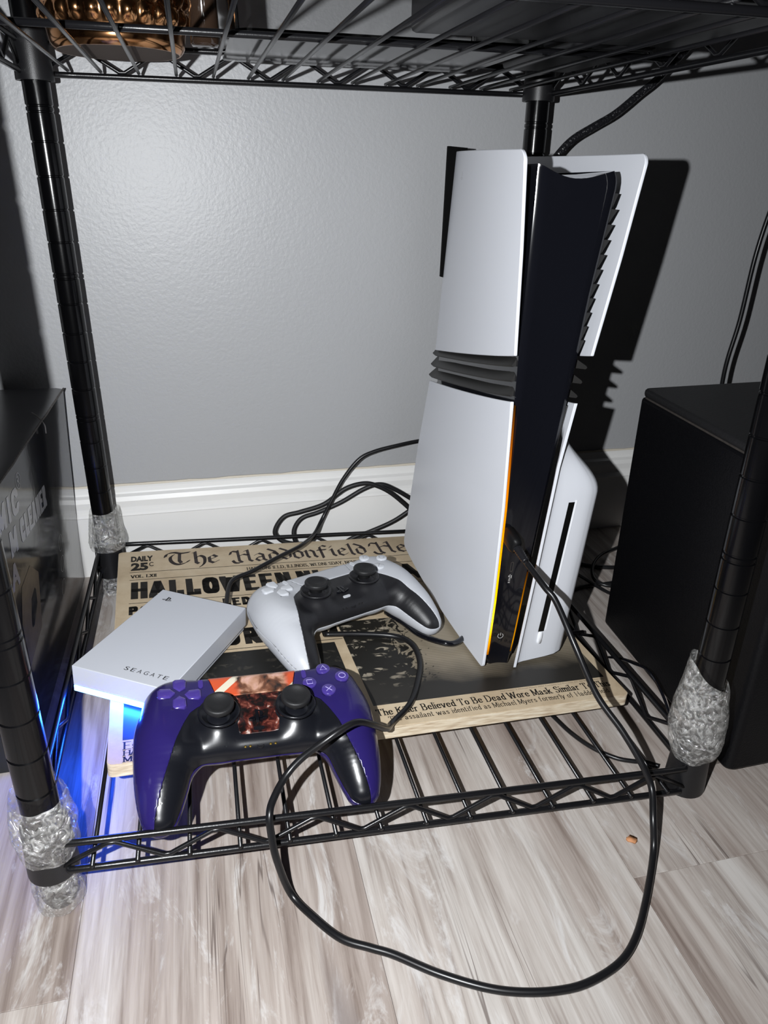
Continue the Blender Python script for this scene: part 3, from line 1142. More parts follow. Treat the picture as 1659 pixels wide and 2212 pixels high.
YS = [0, 0.6, 1.6, 3, 5, 7.5, 10] + list(np.linspace(16, 200, 18)) + [206, 210, 213, 215, 216]
panel('side_panel', xl, -1, lambda y: 262.5 - (258 - 219) * (y / 216) ** 0.92 - 4.5, lambda y: 384.5 + 8 * (y / 216) - corner(y, 0, 8), YS, 22, M_white_plastic, label='upper white side cover facing the drive')
panel('side_panel', xl, -1, lambda y: 2.0 + 9 * (y / 216) + corner(y, 0, 4) + corner(y, 216, 8), lambda y: 226.0 - (226 - 189) * (y / 216) ** 0.92, YS, 30, M_white_plastic, label='lower white side cover facing the drive')
xr0 = lambda y, z: xr(y, z, False)
panel('side_panel', xr0, 1, lambda y: 260 - 36 * (y / 216) ** 0.92, lambda y: 389 + 4 * (y / 216) - corner(y, 0, 8), YS, 22, M_white_plastic, label='upper white side cover facing the speaker')
YS2 = [0, 0.5, 1.2, 2, 3, 4, 5, 5.6, 6.2, 7, 8, 9, 10, 11, 12, 13, 14, 15, 17, 19, 21, 25, 30, 40] + list(np.linspace(55, 200, 12)) + [208, 212, 216]
panel('side_panel', xr, 1, lambda y: 1.2 + 5.0 * smooth_step(0, 20, y) + 4 * (y / 216), lambda y: 226 - 33 * (y / 216) ** 0.92, YS2, 64, M_white_plastic, label='lower white side cover bulging round the disc drive')

# black core
XCL = [(0, -8.6), (27, -10.2), (100, -12.5), (225, -18.4), (255, -20.2), (309, -22.6), (363, -25.0), (385, -26.5)]
XCR = [(0, 9.5), (27, 11.5), (100, 14.5), (200, 20.0), (259, 23.4), (300, 24.9), (376, 30.4), (385, 30.8)]


def core():
    zs_ = list(np.linspace(3, 356, 40)) + [362, 367, 371, 374, 376, 377.5]
    cols = 15
    yl = [0, 0.8, 2.2, 6, 60, 140, 205, 211]
    Y0 = 4.0
    rows = []
    for z in zs_:
        loop = []
        a, b = interp(z, XCL), interp(z, XCR)
        # rounded upper corners
        c = corner(z, 380.5, 14) * 0.8 if z > 366 else 0
        b2 = b - c
        a2 = a
        # front face slightly concave, eased vertical edges
        pts = []
        for k in range(cols):
            t = k / (cols - 1)
            x = a2 + (b2 - a2) * t
            e = min(t, 1 - t) * (b2 - a2)
            y = Y0 + corner(e, 0, 2.2) + 1.6 * math.sin(math.pi * t)
            dip = 0
            if z > 362:
                dip = -(z - 362) / 15.5 * 6.5 * math.sin(math.pi * t) ** 1.2
            pts.append((x, y, z + dip))
        for yy in (60, 140, 212):
            pts.append((min(b2 + 1.0, xr(yy, z, False) - 4.5), yy, z))
        for yy in (212, 140, 60):
            pts.append((max(a2 - 1.0, xl(yy, z) + 4.5), yy, z))
        rows.append(pts)
    P = np.array(rows)
    nz, nl = P.shape[:2]
    V = P.reshape(-1, 3).tolist()
    F = []
    for i in range(nz - 1):
        for j in range(nl):
            j2 = (j + 1) % nl
            F.append((i * nl + j, i * nl + j2, (i + 1) * nl + j2, (i + 1) * nl + j))
    F.append(tuple(reversed(range(nl))))
    # top: saddle sheet running back
    top = []
    last = P[-1]
    front = last[:cols]
    base = len(V)
    for yy in (10, 60, 140, 212):
        for q in front:
            V.append([max(q[0], xl(min(yy, 212), 385) + 4.5), yy, q[2] + (0 if yy < 20 else -1.0)])
    prev = [(nz - 1) * nl + k for k in range(cols)]
    for r in range(4):
        cur = [base + r * cols + k for k in range(cols)]
        for k in range(cols - 1):
            F.append((prev[k], prev[k + 1], cur[k + 1], cur[k]))
        prev = cur
    return V, F


V, F = core()
o = obj('core', V, F, M_black_gloss, con)
bm = bmesh.new()
bm.from_mesh(o.data)
bmesh.ops.recalc_face_normals(bm, faces=bm.faces)
bm.to_mesh(o.data)
bm.free()
sharpen(o, 40)
# dark plinth under the core
MB().box(-9, 11, 10, 205, 0.2, 4).build('base_foot', M_black_satin, con)

# horizontal fins between the covers, both sides
for side, xf, gz, ye in ((-1, xl, lambda y: 226.0 - 37 * (y / 216) ** 0.92, 224), (1, xr0, lambda y: 226 - 33 * (y / 216) ** 0.92, 220)):
    for k in range(3):
        rows = []
        for y in np.linspace(12 if side > 0 else 9, ye, 26):
            yy = min(y, 216)
            z0 = gz(yy) + 3.2 + 10.6 * k
            xo = xf(yy, z0) - side * (0.6 + (3.5 * max(0, (20 - y)) / 20 if side < 0 else 0)) - (2 if False else 0)
            if side > 0:
                xo = xf(yy, z0) + 5.0 * math.exp(-y / 40.0)
            xi = (interp(z0, XCL) + 1 if side < 0 else interp(z0, XCR) - 1)
            rows.append([(xi, y, z0 + 9.4), (xo - side * 1.2, y, z0 + 2.6), (xo, y, z0 + 1.2), (xo - side * 1.0, y, z0), (xi, y, z0 + 1.0)])
        P = np.array(rows)
        n1, n2 = P.shape[:2]
        F = [(i * n2 + j, i * n2 + (j + 1) % n2, (i + 1) * n2 + (j + 1) % n2, (i + 1) * n2 + j) for i in range(n1 - 1) for j in range(n2)]
        F += [tuple(reversed(range(n2))), tuple(range((n1 - 1) * n2, n1 * n2))]
        o = obj('vent_fin', P.reshape(-1, 3), F, M_grey_vent, con)
        bm = bmesh.new()
        bm.from_mesh(o.data)
        bmesh.ops.recalc_face_normals(bm, faces=bm.faces)
        bm.to_mesh(o.data)
        bm.free()
        sharpen(o, 30)
# saw-tooth louvres beside the core, behind the upper covers
for k in range(11):
    z = 364.5 - k * 9.55
    for side, tab in ((1, XCR),):
        xi = interp(z, tab)
        d = (6.4 if k else 4.0) - 0.22 * k
        xo = xi + side * d
        yb_ = 150 if side > 0 else 12
        V = [(xi - side, 7, z), (xo, 9, z), (xi + side * .4, 7, z - 8.6), (xi - side, yb_, z), (xo + side, yb_, z), (xi + side * .4, yb_, z - 8.6)]
        F = [(0, 1, 2), (3, 5, 4), (0, 3, 4, 1), (1, 4, 5, 2), (2, 5, 3, 0)]
        o = obj('louvre', V, F, M_grey_vent, con)
        bm = bmesh.new()
        bm.from_mesh(o.data)
        bmesh.ops.recalc_face_normals(bm, faces=bm.faces)
        bm.to_mesh(o.data)
        bm.free()
# dark inner bezel beside the core on the drive side
rows = []
for z in np.linspace(10, 222, 26):
    xi = interp(z, XCR)
    xo = min(xr(3, z, False) - PT - 0.4, xi + 6.5)
    rows.append([(xi - 0.5, 9.5, z), ((xi + xo) / 2, 7.5, z), (xo, 9.0, z), (xo, 30, z)])
MB().grid(rows).build('inner_bezel', mat('dark_warm_bezel', (0.022, 0.020, 0.019), 0.45), con, True)
# rear edge plate standing out behind the upper cover
V = [(-29.5, 214, 396), (-12, 214, 396), (-12, 214, 285), (-24.5, 214, 287), (-29.5, 219, 396), (-12, 219, 396), (-12, 219, 285), (-24.5, 219, 287)]
obj('rear_plate', V, [(0, 1, 2, 3), (7, 6, 5, 4), (0, 4, 5, 1), (1, 5, 6, 2), (2, 6, 7, 3), (3, 7, 4, 0)], mat('black_matte_plate', (0.002, 0.002, 0.002), 0.8, 0, 0.08), con)
# rear wall of the core
MB().box(-15, 26, 210, 214, 6, 370).build('rear_grille', M_grey_vent, con)
# amber light guides
AMB = [(0.0, (0.10, 0.02, 0.0)), (0.09, (0.9, 0.30, 0.0)), (0.17, (1.0, 0.72, 0.02)), (0.26, (1.0, 0.42, 0.0)), (0.55, (0.65, 0.19, 0.0)), (0.82, (0.25, 0.06, 0.002)), (1.0, (0.03, 0.01, 0.001))]
M_amber = emit_mat('amber_light_guide', AMB, 2, 0.012, 0.222, 2.2)
rows = []
for z in np.linspace(14, 222, 30):
    x = interp(z, XFL) + PT
    rows.append([(x - 0.2, 1.0, z), (x + 2.0, 1.6, z), (x + 2.8, 4.0, z), (x + 2.2, 8, z)])
MB().grid(rows).build('light_guide', M_amber, con, True, 'amber standby light bar')
M_amber2 = emit_mat('amber_light_guide_thin', [(0, (0.1, 0.02, 0)), (0.15, (0.7, 0.28, 0)), (0.5, (0.6, 0.2, 0)), (1, (0.05, 0.012, 0))], 2, 0.012, 0.088, 1.1)
rows = []
for z in np.linspace(14, 88, 14):
    x = interp(z, XCR)
    rows.append([(x - 1.5, 5.0, z), (x - 0.6, 4.9, z), (x + 0.2, 5.8, z)])
MB().grid(rows).build('light_guide', M_amber2, con, True, 'thin amber light line')
# sockets and marks on the core front
def core_front(t, z, off=0.15):
    a, b = interp(z, XCL), interp(z, XCR)
    return (a + (b - a) * t, 4.0 + 1.6 * math.sin(math.pi * t) - off, z)


def on_core(f2, name, m):
    f2.build(name, m, con, xf=lambda x, y, z_: (x, 5.35 - 0.12, y))


M_icon = mat('grey_icon_ink', (0.38, 0.38, 0.38), 0.5)
f = Flat()
f.polys([[p for p in round_rect(-2.0, 0.6, 88.2, 97.0, 1.25)]])
f.mb.f = [tuple(reversed(q)) for q in f.mb.f]
on_core(f, 'usb_socket', mat('metal_socket', (0.25, 0.24, 0.23), 0.3, 1.0))
f = Flat()
f.polys([[p for p in round_rect(-1.5, 0.1, 88.9, 96.3, 0.75)]])
f.build('usb_socket_opening', M_black_satin, con, xf=lambda x, y, z_: (x, 5.15, y))
f = Flat()
for (a, b, c, d) in ((-1.9, -0.3, 78.3, 79.0), (-1.9, -0.3, 79.9, 80.5), (-1.9, -0.3, 81.3, 81.9), (-1.2, -0.8, 82, 86), (-0.1, 0.5, 82.4, 85.2), (-2.2, -1.6, 83.4, 85.0)):
    f.rect(a, b, c, d)
on_core(f, 'socket_icon', M_icon)
f = Flat()
for k in range(14):
    a0, a1 = math.radians(125 + k * 290 / 14), math.radians(125 + (k + 1) * 290 / 14)
    f.polys([[(-0.9 + r * math.cos(a), 29.3 + r * math.sin(a)) for r, a in ((2.0, a0), (2.5, a0), (2.5, a1), (2.0, a1))]])
f.rect(-1.15, -0.65, 29.5, 32.2)
on_core(f, 'power_icon', M_icon)
# disc slot and eject button on the bulge
def bulge_pt(xw, z, off=0.0):
    """point on the front of the bulge where its x offset equals xw"""
    ys_ = [d[0] for d in DRV[1:11]]
    y = float(np.interp(xw, [d[1] for d in DRV[1:11]], ys_))
    return np.array([xr(y, z), y, z]), y


rows = []
for z in np.linspace(30, 146, 20):
    (p, y), (p2, y2) = bulge_pt(15.0 + (z - 30) * 0.012, z), bulge_pt(20.4 + (z - 30) * 0.012, z)
    rows.append([(p[0], p[1] - 0.25, z), (p2[0], p2[1] - 0.25, z)])
MB().grid(rows).build('disc_slot', mat('slot_black', (0.003, 0.003, 0.003), 0.35), con)
rows = []
for z in np.linspace(31, 147.5, 20):
    (p, y), (p2, y2) = bulge_pt(20.5 + (z - 30) * 0.012, z), bulge_pt(22.2 + (z - 30) * 0.012, z)
    rows.append([(p[0], p[1] - 0.3, z), (p2[0], p2[1] - 0.5, z)])
MB().grid(rows).build('slot_lip', M_white_gloss, con)
(p, y), (p2, y2) = bulge_pt(15.6, 24), bulge_pt(20.6, 24)
V = []
poly = round_rect(0, 1, 0, 1, 0.3, 4)
c0, c1 = p, p2
top = [(c0[0] + (c1[0] - c0[0]) * (0.15 + 0.7 * a), c0[1] + (c1[1] - c0[1]) * a - 1.3, 18.6 + 11 * b) for a, b in poly]
bot = [(c0[0] + (c1[0] - c0[0]) * a, c0[1] + (c1[1] - c0[1]) * a + 0.4, 18 + 12 * b) for a, b in poly]
n_ = len(poly)
obj('eject_button', top + bot, [tuple(range(n_))] + [(i, n_ + i, n_ + (i + 1) % n_, (i + 1) % n_) for i in range(n_)], M_white_gloss, con, True)
# small white mark on the upper cover
f = Flat()
f.polys(logo_polys(0, 0, 9.0))
f.build('logo', M_white_gloss, con, xf=lambda a, b, c: (xl(168 - a, 372 + b) - 0.12, 168 - a, 372 + b))

# ------------------------------------------------------------------ game controllers
def smin(a, b, k):
    h = np.clip(0.5 + 0.5 * (b - a) / k, 0, 1)
    return b * (1 - h) + a * h - k * h * (1 - h)


def round_cone(P, a, b, r1, r2):
    a, b = np.array(a, float), np.array(b, float)
    ba = b - a
    t = np.clip(((P - a) @ ba) / (ba @ ba), 0, 1)
    d = np.linalg.norm(P - a - t[:, None] * ba, axis=1)
    return d - (r1 + (r2 - r1) * t)


CHAIN = [((56, 19, -17.0, 17.6)), ((58.5, -4, -16.6, 19.6)), ((60, -29, -20.5, 17.6)), ((61.5, -45, -25.5, 14.2)), ((62, -54, -28.8, 11.2))]


CH = spline(CHAIN, 7)
CH = [np.asarray(c, float) for c in CH]


def body_sdf(P):
    Q = P.copy()
    Q[:, 0] = np.abs(Q[:, 0])
    # flat shell
    hx, hy, r = 66.0, 32.0, 22.0
    qx = np.abs(Q[:, 0]) - (hx - r)
    qy = np.abs(Q[:, 1] - 3.5) - (hy - r)
    d2 = np.minimum(np.maximum(qx, qy), 0) + np.sqrt(np.maximum(qx, 0) ** 2 + np.maximum(qy, 0) ** 2) - r
    mid_ = np.clip((48 - Q[:, 0]) / 12, 0, 1)
    lower = np.maximum(-4 - Q[:, 1], 0) * 0.20 * mid_        # the face falls towards the player
    lift = np.maximum(-6 - Q[:, 1], 0) * 0.38 * mid_         # and the underside rises
    zc = -15.5 - np.maximum(Q[:, 1] - 14, 0) * 0.10 + (lift - lower) / 2
    dz = np.abs(Q[:, 2] - zc) - 14.8 + (lift + lower) / 2
    rr = 7.0
    a, b = d2 + rr, dz + rr
    d = np.minimum(np.maximum(a, b), 0) + np.sqrt(np.maximum(a, 0) ** 2 + np.maximum(b, 0) ** 2) - rr
    g = None
    for p, q in zip(CH[:-1], CH[1:]):
        c = round_cone(Q, p[:3], q[:3], p[3], q[3])
        g = c if g is None else np.minimum(g, c)
    d = smin(d, g, 9.0)
    dome = np.linalg.norm((Q - np.array([25.0, -8.5, -13.0])) / np.array([1, 1, 1.0]), axis=1) - 18.0
    d = smin(d, dome, 4.0)
    return d


def surface_net(sdf, lo_, hi_, h):
    n = [int(math.ceil((b - a) / h)) + 1 for a, b in zip(lo_, hi_)]
    ax = [lo_[i] + h * np.arange(n[i]) for i in range(3)]
    G = np.stack(np.meshgrid(*ax, indexing='ij'), -1).reshape(-1, 3)
    D = np.concatenate([sdf(c) for c in np.array_split(G, 8)]).reshape(n)
    ins = D < 0
    c = ins[:-1, :-1, :-1]
    allin, anyin = c.copy(), c.copy()
    for i in (0, 1):
        for j in (0, 1):
            for k in (0, 1):
                s = ins[i:n[0] - 1 + i, j:n[1] - 1 + j, k:n[2] - 1 + k]
                allin &= s
                anyin |= s
    act = anyin & ~allin
    idx = -np.ones(act.shape, int)
    cells = np.argwhere(act)
    idx[act] = np.arange(len(cells))
    V = np.array(lo_) + h * (cells + 0.5)
    for _ in range(5):                      # pull the vertices onto the surface
        d = sdf(V)
        g = np.stack([(sdf(V + e) - sdf(V - e)) / 0.4 for e in np.eye(3) * 0.2], -1)
        gn = np.linalg.norm(g, axis=1, keepdims=True) + 1e-9
        V = V - np.clip(d, -h, h)[:, None] * g / gn / np.maximum(gn, .5)
    F = []
    for a in range(3):
        b, c_ = (a + 1) % 3, (a + 2) % 3
        sl0 = [slice(None)] * 3
        sl1 = [slice(None)] * 3
        sl0[a] = slice(0, n[a] - 1)
        sl1[a] = slice(1, n[a])
        x = ins[tuple(sl0)] != ins[tuple(sl1)]
        e = np.argwhere(x)
        e = e[(e[:, b] > 0) & (e[:, c_] > 0) & (e[:, b] < n[b] - 1) & (e[:, c_] < n[c_] - 1)]
        for q in e:
            q0 = q.copy()
            p = []
            for db, dc in ((-1, -1), (0, -1), (0, 0), (-1, 0)):
                r = q.copy()
                r[b] += db
                r[c_] += dc
                p.append(idx[tuple(r)])
            if min(p) < 0:
                continue
            if not ins[tuple(q0)]:
                p = p[::-1]
            F.append((p[0], p[1], p[2]))
            F.append((p[0], p[2], p[3]))
    return V, np.array(F)


def split_mesh(V, F, val):
    """cut a triangle mesh along val = 0; returns the (val<0) and (val>=0) sides"""
    sgn = val >= 0
    k = sgn[F].sum(1)
    res = []
    cut = F[(k > 0) & (k < 3)]
    newv, em = [], {}
    nb = len(V)

    def mid(i, j):
        key = (min(i, j), max(i, j))
        if key not in em:
            t = val[i] / (val[i] - val[j])
            t = min(max(t, 0.02), 0.98)
            newv.append(V[i] + (V[j] - V[i]) * t)
            em[key] = nb + len(newv) - 1
        return em[key]
    side = {False: [], True: []}
    for tri in cut:
        s = [bool(sgn[i]) for i in tri]
        for a in range(3):
            if s[a] != s[(a + 1) % 3] and s[a] != s[(a + 2) % 3]:
                i, j, l = tri[a], tri[(a + 1) % 3], tri[(a + 2) % 3]
                m1, m2 = mid(i, j), mid(i, l)
                side[s[a]].append((i, m1, m2))
                side[not s[a]].append((m1, j, l))
                side[not s[a]].append((m1, l, m2))
                break
    VV = np.vstack([V, np.array(newv)]) if newv else V
    for flag, kk in ((False, 0), (True, 3)):
        f = F[k == kk]
        if side[flag]:
            f = np.vstack([f, np.array(side[flag])]) if len(f) else np.array(side[flag])
        used = np.unique(f)
        mp = -np.ones(len(VV), int)
        mp[used] = np.arange(len(used))
        res.append((VV[used], mp[f]))
    return res


XB = [(-75, 67), (-66, 65.5), (-60, 64.5), (-50, 61.5), (-40, 58), (-30, 54.5), (-20, 50.8), (-8, 46.0), (0, 42.3), (5, 37.5), (9, 31), (11.6, 25.1), (36, 30.9), (60, 36)]


def f_bottom(V):
    ys = np.array([-80, -64, -42, -32, -25, 60.0])
    zz = np.array([-33, -28.5, -21.0, -18.0, -17.0, -16.0])
    return V[:, 2] - np.interp(V[:, 1], ys, zz)


def f_wing(V):
    xb = np.interp(V[:, 1], [a for a, b in XB], [b for a, b in XB])
    return np.abs(V[:, 0]) - xb


BV, BF = surface_net(body_sdf, (-86, -74, -46), (86, 44, 12), 1.3)
(bot, top) = split_mesh(BV, BF, f_bottom(BV))
(cen, wing) = split_mesh(*top, f_wing(top[0]))
(cenb, padA) = split_mesh(*cen, cen[0][:, 1] - 11.6)
padB = split_mesh(*padA, padA[0][:, 1] - 12.1)[1]
pad = split_mesh(*padB, f_wing(padB[0]) + 0.45)[0]
(wl, wr_) = split_mesh(*wing, wing[0][:, 0])


def decal_val(V):
    d = np.hypot(np.abs(V[:, 0]) - 24.6, V[:, 1] + 6)
    return np.minimum(np.minimum(14.5 + 0.1 * V[:, 1] - np.abs(V[:, 0]), V[:, 1] + 19.5), np.minimum(d - 13.2, V[:, 2] + 12))


def shell(name, VF, m, parent, off=0.0, thick=1.3, label=None):
    V, F = VF
    if off:
        g = np.stack([(body_sdf(V + e) - body_sdf(V - e)) / 0.4 for e in np.eye(3) * 0.2], -1)
        g /= np.linalg.norm(g, axis=1, keepdims=True) + 1e-9
        V = V + g * off
    o = obj(name, V, F, m, parent, True, label)
    md = o.modifiers.new('thickness', 'SOLIDIFY')
    md.thickness = thick * S
    md.offset = -1
    md.use_rim = True
    return o


def zsurf(x, y):
    zs_ = np.linspace(12, -30, 430)
    d = body_sdf(np.stack([np.full_like(zs_, x), np.full_like(zs_, y), zs_], -1))
    i = int(np.argmax(d < 0))
    return float(zs_[i])


def disc_prof(r, h, e=0.6):
    return [(r, -1.0), (r, h - e), (r - e * .4, h - e * .3), (r - e, h), (0.01, h + 0.15)]


def symbol_mesh(kind, cx, cy, z, r, w):
    mb = MB()
    if kind == 'circle':
        P = [(cx + r * math.cos(a), cy + r * math.sin(a), z) for a in np.linspace(0, 2 * math.pi, 25)]
        mb.tube(P, w, 5)
    elif kind == 'triangle':
        P = [(cx + r * 1.15 * math.cos(a), cy - r * .12 + r * 1.15 * math.sin(a), z) for a in (math.pi / 2, math.pi * 7 / 6, math.pi * 11 / 6, math.pi / 2)]
        mb.tube(P, w, 5)
    elif kind == 'square':
        q = r * .82
        P = [(cx + a * q, cy + b * q, z) for a, b in ((-1, -1), (1, -1), (1, 1), (-1, 1), (-1, -1))]
        mb.tube(P, w, 5)
    else:
        q = r * .85
        mb.tube([(cx - q, cy - q, z), (cx + q, cy + q, z)], w, 5)
        mb.tube([(cx - q, cy + q, z), (cx + q, cy - q, z)], w, 5)
    return mb


def make_controller(name, loc, eul, mw, mbk, mbtn, msym, pad_m, label, decal=None, contacts=None):
    c = tag(empty(name, loc, tuple(math.radians(a) for a in eul)), label, 'game controller', 'game controllers')
    shell('lower_shell', bot, mw, c)
    shell('wing_cover', wl, mw, c)
    shell('wing_cover', wr_, mw, c)
    shell('center_cover', cenb, mbk, c, -0.22)
    shell('touch_pad', pad, pad_m, c, 0.25)
    if decal:
        inside = split_mesh(*cenb, decal_val(cenb[0]))[1]
        shell('print_sticker', inside, decal, c, 0.02, 0.2)
    # thumbsticks
    for sx in (-1, 1):
        x, y = sx * 24.6, -6.0
        z = zsurf(x, y)
        mb = MB().lathe([(13.2, -1.5), (13.2, 0.2), (12.6, 0.7), (11.6, 0.5), (10.6, -1.6), (6, -2.2)], 36, (x, y, z), capt=True)
        st = mb.build('thumbstick_collar', mbk, c, True)
        prof_ = [(5.4, -2), (5.2, 2.2), (6.0, 3.2), (8.8, 4.2), (9.5, 4.8), (9.7, 5.6), (9.7, 7.4), (9.3, 8.2), (8.6, 8.5), (7.4, 8.4), (6.6, 7.4), (0.01, 6.9)]
        MB().lathe(prof_, 40, (x, y, z)).build('thumbstick', mat('stick_rubber', (0.011, 0.011, 0.012), 0.5, 0, 0.5, bump=0.15, bump_scale=2500), c, True)
    # direction pad: four house-shaped keys
    cx, cy = -48.8, 15.8
    for k in range(4):
        a = math.pi / 2 * k
        z = zsurf(cx + 8.6 * math.cos(a), cy + 8.6 * math.sin(a))
        prof2 = [(2.4, 0), (5.8, 4.1), (12.2, 4.4), (13.8, 3.0), (13.8, -3.0), (12.2, -4.4), (5.8, -4.1)]
        prof3 = [(3.9, 0), (6.4, 2.9), (11.8, 3.2), (12.7, 2.2), (12.7, -2.2), (11.8, -3.2), (6.4, -2.9)]
        R_ = lambda p: (cx + p[0] * math.cos(a) - p[1] * math.sin(a), cy + p[0] * math.sin(a) + p[1] * math.cos(a))
        n = len(prof2)
        V = [(*R_(p), z - 1.2) for p in prof2] + [(*R_(p), z + 0.9) for p in prof2] + [(*R_(p), z + 1.7) for p in prof3]
        F = [tuple(range(2 * n, 3 * n))]
        for i in range(n):
            j = (i + 1) % n
            F += [(i, n + i, n + j, j), (n + i, 2 * n + i, 2 * n + j, n + j)]
        F = [tuple(reversed(q)) for q in F]
        o = obj('dpad_key', V, F, mbtn, c)
        bm = bmesh.new()
        bm.from_mesh(o.data)
        bmesh.ops.recalc_face_normals(bm, faces=bm.faces)
        bm.to_mesh(o.data)
        bm.free()
        bevel(o, 0.25, 2, 20)
    cx = 48.8
    for k, kind in enumerate(('circle', 'triangle', 'square', 'cross')):
        a = math.pi / 2 * k
        x, y = cx + 11.2 * math.cos(a), cy + 11.2 * math.sin(a)
        z = zsurf(x, y)
        b = MB().lathe(disc_prof(4.9, 1.7), 28, (x, y, z), capt=False).build('face_button', mbtn, c, True)
        symbol_mesh(kind, x, y, z + 1.85, 2.3, 0.27).build('symbol', msym, b)
    for sx in (-1, 1):
        x, y = sx * 35.0, 26.0
        z = zsurf(x, y)
        MB().prism([(px, py) for px, py in round_rect(x - 1.6, x + 1.6, y - 3.6, y + 3.6, 1.55)], z - 1, z + 0.9).build('menu_button', mbtn, c)
        mb = MB()
        for k in (-1, 0, 1):
            mb.box(x + k * 1.5 - 0.22, x + k * 1.5 + 0.22, y + 4.8, y + 6.0, z - 1.4, zsurf(x + k * 1.5, y + 5.4) + 0.05)
        mb.build('menu_mark', mbtn, c)
        # shoulder button and trigger at the back edge
        o = MB().box(sx * 50 - 12, sx * 50 + 12, 24, 37.5, -17, -8).build('shoulder_button', mw, c)
        bevel(o, 4, 3)
        o = MB().box(sx * 50 - 11, sx * 50 + 11, 22, 38.5, -36, -19).build('trigger', mbk, c)
        bevel(o, 5, 3)
    # logo button, mute key, contacts and jack
    z = zsurf(0, -7.4)
    mb = MB()
    for p in logo_polys(0, -7.4, 12.5):
        mb.prism(p[::-1], z - 0.8, z + 1.1)
    o = mb.build('logo_button', M_black_gloss, c)
    bm = bmesh.new()
    bm.from_mesh(o.data)
    bmesh.ops.recalc_face_normals(bm, faces=bm.faces)
    bm.to_mesh(o.data)
    bm.free()
    z = zsurf(0, -16.2)
    MB().prism(round_rect(-3.6, 3.6, -17.6, -14.9, 1.3), z - 0.8, z + 0.45).build('mute_button', contacts[0], c)
    # headset jack and charging contacts on the front lip
    for x in (-9.5, -6.4, 6.4, 9.5):
        MB().lathe([(0.9, 0), (0.9, 0.5), (0.5, 0.7)], 10, (x, -26.3, zsurf(x, -26.3) - 0.5)).build('charge_contact', contacts[1], c)
    MB().lathe([(2.2, 0), (2.2, 0.55), (1.6, 0.55), (1.5, 0.1)], 16, (0, -26.5, zsurf(0, -26.5) - 0.45)).build('headset_jack', M_black_satin, c)
    # speaker holes below the pad
    mb = MB()
    for r_ in range(2):
        for k in range(-4, 5):
            x, y = k * 1.9, 7.5 - 2.0 * r_
            z = zsurf(x, y)
            mb.lathe([(0.55, -0.3), (0.55, -0.28)], 8, (x, y, z - 0.12))
    mb.build('speaker_holes', mat('hole_black', (0.001, 0.001, 0.001), 0.9), c)
    return c


M_ctl_white = mat('controller_white', (0.50, 0.515, 0.55), 0.36, 0, 0.45, bump=0.03, bump_scale=2500)
M_purple = mat('purple_gloss_shell', (0.017, 0.011, 0.088), 0.2, 0, 0.5, bump=0.02, bump_scale=2000)
M_purple_btn = mat('purple_clear_button', (0.055, 0.035, 0.22), 0.1, 0, 0.6, coat=0.6)
M_purple_sym = mat('lilac_symbol', (0.36, 0.32, 0.62), 0.3)
M_white_btn = mat('clear_white_button', (0.60, 0.62, 0.66), 0.1, 0, 0.6, coat=0.6)
M_white_sym = mat('grey_symbol', (0.30, 0.31, 0.33), 0.4)
M_ctl_black = mat('controller_black', (0.006, 0.0065, 0.009), 0.27, 0, 0.5, bump=0.03, bump_scale=3000)
M_ctl_black2 = mat('controller_black_matte', (0.011, 0.011, 0.013), 0.38, 0, 0.5, bump=0.12, bump_scale=2500)
M_gold = mat('gold_contact', (0.75, 0.52, 0.12), 0.3, 1.0)
M_steel = mat('dark_contact', (0.12, 0.12, 0.12), 0.35, 1.0)


